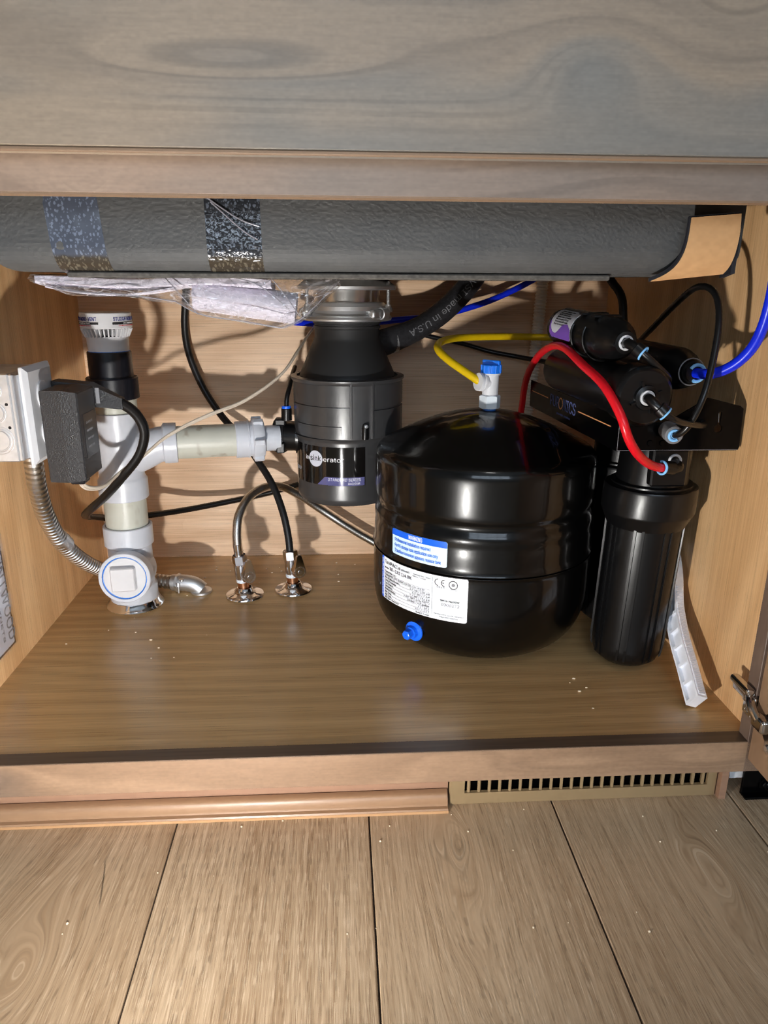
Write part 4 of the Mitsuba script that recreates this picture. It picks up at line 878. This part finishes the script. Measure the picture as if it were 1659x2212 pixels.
solo('membrane_tube', tube([(.3275, .0605, .3482), (.3340, .060, .3440), (.3440, .065, .3385), (.3657, .080, .3325), (.3963, .108, .3260), (.4080, .150, .3300)], .0034, 12), 'cord_black', 'short black tube from the elbow of the large end cap', 'tube', smooth=50)
# upper in-line filter
U0 = V(.3010, .1150, .4125); ud = unit(V(-.055, 1, .030))
uf = add('inline_filter', lathe([(0, .0), (.0120, .0), (.0130, .004), (.0150, .008), (.0205, .016), (.0232, .026), (.0240, .034), (.0240, .170), (.0220, .183), (.0150, .193), (0, .195)], 56, U0, ud), 'abs_black', rs, smooth=35, label='upper black in-line filter with label')
add('end_boss', lathe([(.0080, -.0040), (.0115, -.0035), (.0122, .002), (.0080, .002), (.0080, -.0040)], 32, U0, ud), 'abs_black', uf)
add('seal_ring', lathe([(.0048, -.0050), (.0080, -.0045), (.0080, 0), (.0048, 0), (.0048, -.0050)], 32, U0, ud), 'plastic_white', uf, label='white seal ring')
elbow([(.3010, .112, .4123), (.3008, .1020, .4120), (.3035, .0950, .4100), (.3110, .0890, .4040)], None, uf)
solo('filter_tube', tube([(.3100, .0895, .4048), (.3160, .0870, .4000), (.3283, .09, .3905), (.3480, .105, .3780), (.3600, .130, .3690), (.3700, .160, .3660)], .0034, 12), 'cord_black', 'short black tube from the elbow of the upper in-line filter', 'tube', smooth=50)
def oncyl(m, o, d, r, s, phi):
    """Flat mesh (x along the axis, y around) laid on a lying cylinder; phi from straight up towards the left."""
    up = unit(V(0, 0, 1) - d * d[2]); lf = np.cross(up, d); lf = lf if lf[0] < 0 else -lf
    v = np.array(m.vertices); a = phi - v[:, 1] / r
    return trimesh.Trimesh(o + np.outer(s - v[:, 0], d) + (r + v[:, 2])[:, None] * (np.cos(a)[:, None] * up + np.sin(a)[:, None] * lf), m.faces, process=False)
lb = subdiv(trimesh.creation.extrude_polygon(rrect(.070, .038, .006), .0004, engine='earcut'), .004)
flb = add('filter_label', oncyl(lb, U0, ud, .0241, .166, 1.98), 'label_grey', uf, smooth=30, label='white and purple label')
cur = Polygon([(.004, .0), (.066, .0), (.070, .004), (.070, .013), (.058, .019), (.045, .018), (.032, .010), (.020, .0055), (.010, .007), (.004, .013), (.002, .020), (0, .020), (0, .004)])
add('purple_field', oncyl(subdiv(trimesh.creation.extrude_polygon(cur, .0003, engine='earcut'), .004), U0, ud, .0245, .166, 1.98), 'label_purple', flb, smooth=30)
lines = []
for k, s in enumerate(('Inline Carbon Filter', 'Flow direction', 'Flush before use', 'Replace every 12 months', 'Max pressure 100 psi', 'Do not use with water', 'that is unsafe')): lines.append(oncyl(text(s, .0021, .0002, False, .018 + .0022 * len(s) * .55), U0, ud, .0246, .166 - .012, 1.98 - (.034 - .0030 * k) / .0241))
add('print', cat(lines), 'ink_black', flb, smooth=False, kind='stuff')
for s in (.052, .088): add('filter_clip', cat(torus(.0256, .0016, U0 + ud * s, ud, 30, 8, (-.4, 3.6)), orient(slab((-.016, -.0245, -.005), (.016, -.0215, .005), .0006), U0 + ud * s, ud, (1, 0, 0))), 'abs_black', rs)
# right in-line filter
R0 = V(.3880, .1300, .3795)
rf = add('inline_filter', lathe([(0, .0), (.0120, .0), (.0125, .010), (.0140, .012), (.0205, .022), (.0235, .034), (.0240, .040), (.0240, .180), (.0200, .195), (0, .200)], 56, R0, ad_), 'abs_black', rs, smooth=35, label='black in-line filter with blue clip by the right wall')
add('port', lathe([(0, 0), (.0110, 0), (.0118, .001), (.0118, .012), (0, .012)], 32, R0 - ad_ * .004, ad_), 'abs_black', rf)
add('release_clip', torus(.0088, .0019, R0 - ad_ * .0060, ad_, 28, 8, (-2.6, 2.0)), 'clip_blue', rf, label='pale blue release clip')
add('seal_ring', torus(.0145, .0008, R0 + ad_ * .006, ad_), 'grey_plastic', rf)
# flow restrictor
F0 = V(.3585, .0960, .3170); fd = unit(V(.10, 1, .07))
fr = add('flow_restrictor', lathe([(0, 0), (.0088, 0), (.0097, .0008), (.0097, .024), (0, .024)], 36, F0, fd), 'grey_plastic', rs, smooth=30, label='small grey cylinder with blue clip')
add('release_clip', cat(torus(.0055, .0016, F0 - fd * .0006, fd, 28, 8, (.9, 5.6)), torus(.0028, .0006, F0 - fd * .0006, fd)), 'clip_blue', fr, label='pale blue release clip')
# fitting below the plate that takes the red tube
add('seal_ring', torus(.0066, .0016, (.3830, .1372, .2790), (0, -1, .1), 26, 8), 'plastic_white', c1, label='white thread tape')
add('elbow', cat(tube([(.3830, .1390, .2770), (.3825, .1260, .2760), (.3760, .1160, .2760), (.3560, .1080, .2785)], .0056, 16, .002), cyl((.3700, .1132, .2768), (.3560, .1080, .2785), .0078, 24, ch=.0008)), 'abs_black', c1, smooth=40)
add('release_clip', torus(.0070, .0014, (.3548, .1076, .2787), (-.93, -.35, .1), 26, 8, (.6, 5.2)), 'clip_blue', c1, label='pale blue release clip')

# ================================================================== loose tubing
solo('blue_tube', tube([(-.0650, .5000, .4120), (-.0201, .52, .4083), (0.0377, .525, .4089), (0.0958, .525, .4147), (0.1627, .535, .4215), (0.2304, .545, .4391), (0.2753, .55, .4569), (0.3128, .555, .4755), (0.35, .56, .5004), (.37, .56, .53)], .0048, 16), 'tube_blue', 'blue water tube behind the disposal mount, sloping up to the sink', 'tube', smooth=50)
solo('blue_tube', tube([(.3878, .128, .3793), (.3935, .112, .3796), (.4020, .105, .3825), (.4141, .095, .3925), (.4231, .085, .4093), (.427, .08, .4271), (.4275, .075, .4462), (.426, .07, .4733), (.4245, .07, .5029), (.423, .08, .56)], .0055, 16), 'tube_blue', 'bright blue water tube curving up from the right in-line filter', 'tube', smooth=50)
solo('black_tube', tube([(.3587, .0965, .3172), (.3605, .0900, .3190), (.3643, .085, .3246), (.3697, .08, .3402), (.3771, .08, .3641), (.3863, .09, .3958), (.3926, .1, .4276), (.3948, .11, .4502), (.3930, .12, .4640), (.3895, .135, .4690), (.3903, .165, .4651), (.3945, .22, .4437), (.4006, .28, .4179), (.4081, .33, .3999), (.416, .38, .380)], .0035, 14), 'cord_black', 'black tube looping from the grey flow restrictor up near the cardboard', 'tube', smooth=50)
solo('black_tube', tube([(.1119, .555, .399), (.15, .56, .3872), (.2039, .56, .3759), (.2502, .555, .3634), (.302, .54, .3547), (.3402, .5, .3500), (.3544, .44, .3480)], .0038, 12), 'cord_black', 'thin black tube along the back panel behind the yellow tube', 'tube', smooth=50)
solo('black_hose', tube([(.3900, .5300, .5300), (.4013, .5000, .5048), (.4098, .470, .4759), (.421, .450, .4533), (.4234, .440, .4209), (.4257, .435, .3878), (.4240, .435, .3600)], .0060, 16), 'hose_black', 'black hose dropping from the sink behind the upper in-line filter', 'hose', smooth=50)
solo('red_tube', tube([(.292, .500, .215), (.2867, .485, .2500), (.2869, .47, .2834), (.2828, .445, .3199), (.2790, .41, .3474), (.2762, .36, .3731), (.2745, .31, .3893), (.2720, .26, .3975), (.2700, .21, .3970), (.2715, .155, .3856), (.2780, .1, .3700), (.2878, .070, .343), (.2946, .066, .324), (.3072, .072, .3063), (.3265, .088, .2908), (.3450, .1030, .2810), (.3560, .1080, .2785)], .0048, 16), 'tube_red', 'red water tube arching from behind the tank to the front canister', 'tube', smooth=50)
solo('yellow_tube', tube([(.1845, .2865, .3485), (.1760, .290, .3540), (.163, .3, .3624), (.1443, .32, .3752), (.135, .34, .3854), (.1401, .37, .3909), (.1552, .4, .3937), (.1833, .43, .3947), (.2422, .45, .3947), (.2926, .455, .3938), (.3264, .45, .3935), (.3400, .44, .3925)], .0052, 16), 'tube_yellow', 'yellow water tube bending from the tank valve to the filters', 'tube', smooth=50)
# white ribbed tube standing at the back
solo('ribbed_tube', tube([(.3230, .572, .255), (.3285, .572, .330), (.3345, .572, .476), (.337, .572, .54)], lambda s: .0092 + .0016 * (abs(((s / .0052) % 1) * 2 - 1) * 2 - 1), 20, .0013), 'ribbed_pale', 'pale ribbed tube standing against the back panel', 'tube', smooth=50)

# ================================================================== filter wrench
fw = thing('filter_wrench', 'white plastic filter housing wrench leaning beside the black canister', 'wrench')
wc = spline([(.4095, .0620, .0118), (.4106, .0715, .0165), (.4138, .1005, .0338), (.4164, .130, .051), (.4218, .156, .0640), (.4259, .1765, .0780), (.4305, .1925, .0945), (.4350, .209, .1120), (.4360, .230, .140)], .004)
tw, _, _ = frames(wc)
def wsweep(sec, s0=0, s1=None):
    s1 = len(wc) if s1 is None else s1; vs, fs = [], []
    for i in range(s0, s1):
        t = tw[i]; e = unit(np.cross(V(.93, .0, -.36), t)); w = unit(np.cross(t, e))
        if w[0] < 0: w = -w
        for (a, b) in sec: vs.append(wc[i] + w * a + e * b)
    m = len(sec)
    for i in range(s1 - s0 - 1):
        for j in range(m):
            a, b = i * m + j, i * m + (j + 1) % m; fs += [(a, b, b + m), (a, b + m, a + m)]
    for j in range(1, m - 1): fs += [(0, j + 1, j), ((s1 - s0 - 1) * m, (s1 - s0 - 1) * m + j, (s1 - s0 - 1) * m + j + 1)]
    mm = trimesh.Trimesh(np.array(vs), np.array(fs), process=False); mm.fix_normals(); return mm
# rims above and below a thin web, with cross webs
add('rim', wsweep([(-.0065, .0085), (.0065, .0085), (.0065, .0110), (-.0065, .0110)]), 'wrench_white', fw, smooth=30)
add('rim', wsweep([(-.0065, -.0110), (.0065, -.0110), (.0065, -.0085), (-.0065, -.0085)]), 'wrench_white', fw, smooth=30)
add('web', wsweep([(-.0012, -.0090), (.0012, -.0090), (.0012, .0090), (-.0012, .0090)]), 'wrench_white', fw, smooth=30)
add('tip', wsweep([(-.0065, -.0110), (.0065, -.0110), (.0065, .0110), (-.0065, .0110)], 0, 2), 'wrench_white', fw, smooth=False)
for i in range(6, len(wc) - 2, 6): add('cross_web', wsweep([(-.0050, -.0090), (.0050, -.0090), (.0050, .0090), (-.0050, .0090)], i, i + 2), 'wrench_white', fw, smooth=False)
teeth = []
for i in np.arange(1.0, len(wc) * .72, .62):
    k = int(i); u = i - k; c = wc[k] * (1 - u) + wc[min(k + 1, len(wc) - 1)] * u; t = tw[k]; e = unit(np.cross(V(.93, .0, -.36), t)); w = unit(np.cross(t, e))
    teeth.append(orient(slab((-.0046, -.0006, -.0008), (.0046, .0006, .0008)), c + e * .0114 * (1 if e[2] > 0 else -1), e, w))
add('grip_teeth', cat(teeth), 'wrench_white', fw, smooth=False, kind='stuff')

# ================================================================== brochure in a clear sleeve on the left side panel
bc = thing('cabinet_brochure', 'cabinet maker brochure in a clear sleeve on the left side panel', 'brochure')
add('card', slab((XL, .2070, .0300), (XL + .0016, .330 - .115, .178)) if False else slab((XL + .0002, .1300, .0360), (XL + .0020, .2040, .1760), .0003), 'label_grey', bc, smooth=False)
add('sleeve', slab((XL + .0001, .1200, .0310), (XL + .0030, .2110, .1800), .0005), 'clear_film', bc, smooth=False)
tm = text('HUNTWOOD', .0170, .0003, False, .128); vv = np.array(tm.vertices); tm.vertices = vv
add('print', flat(tm, (XL + .0021, .1860, .1720), (0, .04, -1), (0, 1, .04)), 'ink_grey', bc, smooth=False)
add('print', flat(text('CABINETS', .0050, .0003, False, .070), (XL + .0021, .1740, .1180), (0, .04, -1), (0, 1, .04)), 'ink_grey', bc, smooth=False)

# crumbs on the cabinet floor and the room floor
crumbs = []
for (x, y, z, n, sx, sy) in ((-.10, .50, 0, 26, .28, .06), (.30, .10, 0, 5, .08, .05), (-.25, .28, 0, 10, .12, .12)):
    for _ in range(n):
        p = V(x + rng.normal(0, sx * .5), min(y + rng.normal(0, sy * .5), .58), z); p[0] = np.clip(p[0], -.40, .44); p[1] = max(p[1], .03)
        s = rng.uniform(.0006, .0016); m = trimesh.creation.icosphere(subdivisions=1, radius=s); m.apply_scale([1.5, 1, .6]); m.apply_translation(p + V(0, 0, s * .5)); crumbs.append(m)
for _ in range(26):
    p = V(rng.uniform(-.28, .5), rng.uniform(-.15, .05), ZF); s = rng.uniform(.0005, .0013)
    m = trimesh.creation.icosphere(subdivisions=1, radius=s); m.apply_translation(p + V(0, 0, s * .6)); crumbs.append(m)
solo('wood_crumbs', cat(crumbs), 'dust', 'pale crumbs of sawdust scattered over the floors', 'crumbs', smooth=False, kind='stuff')
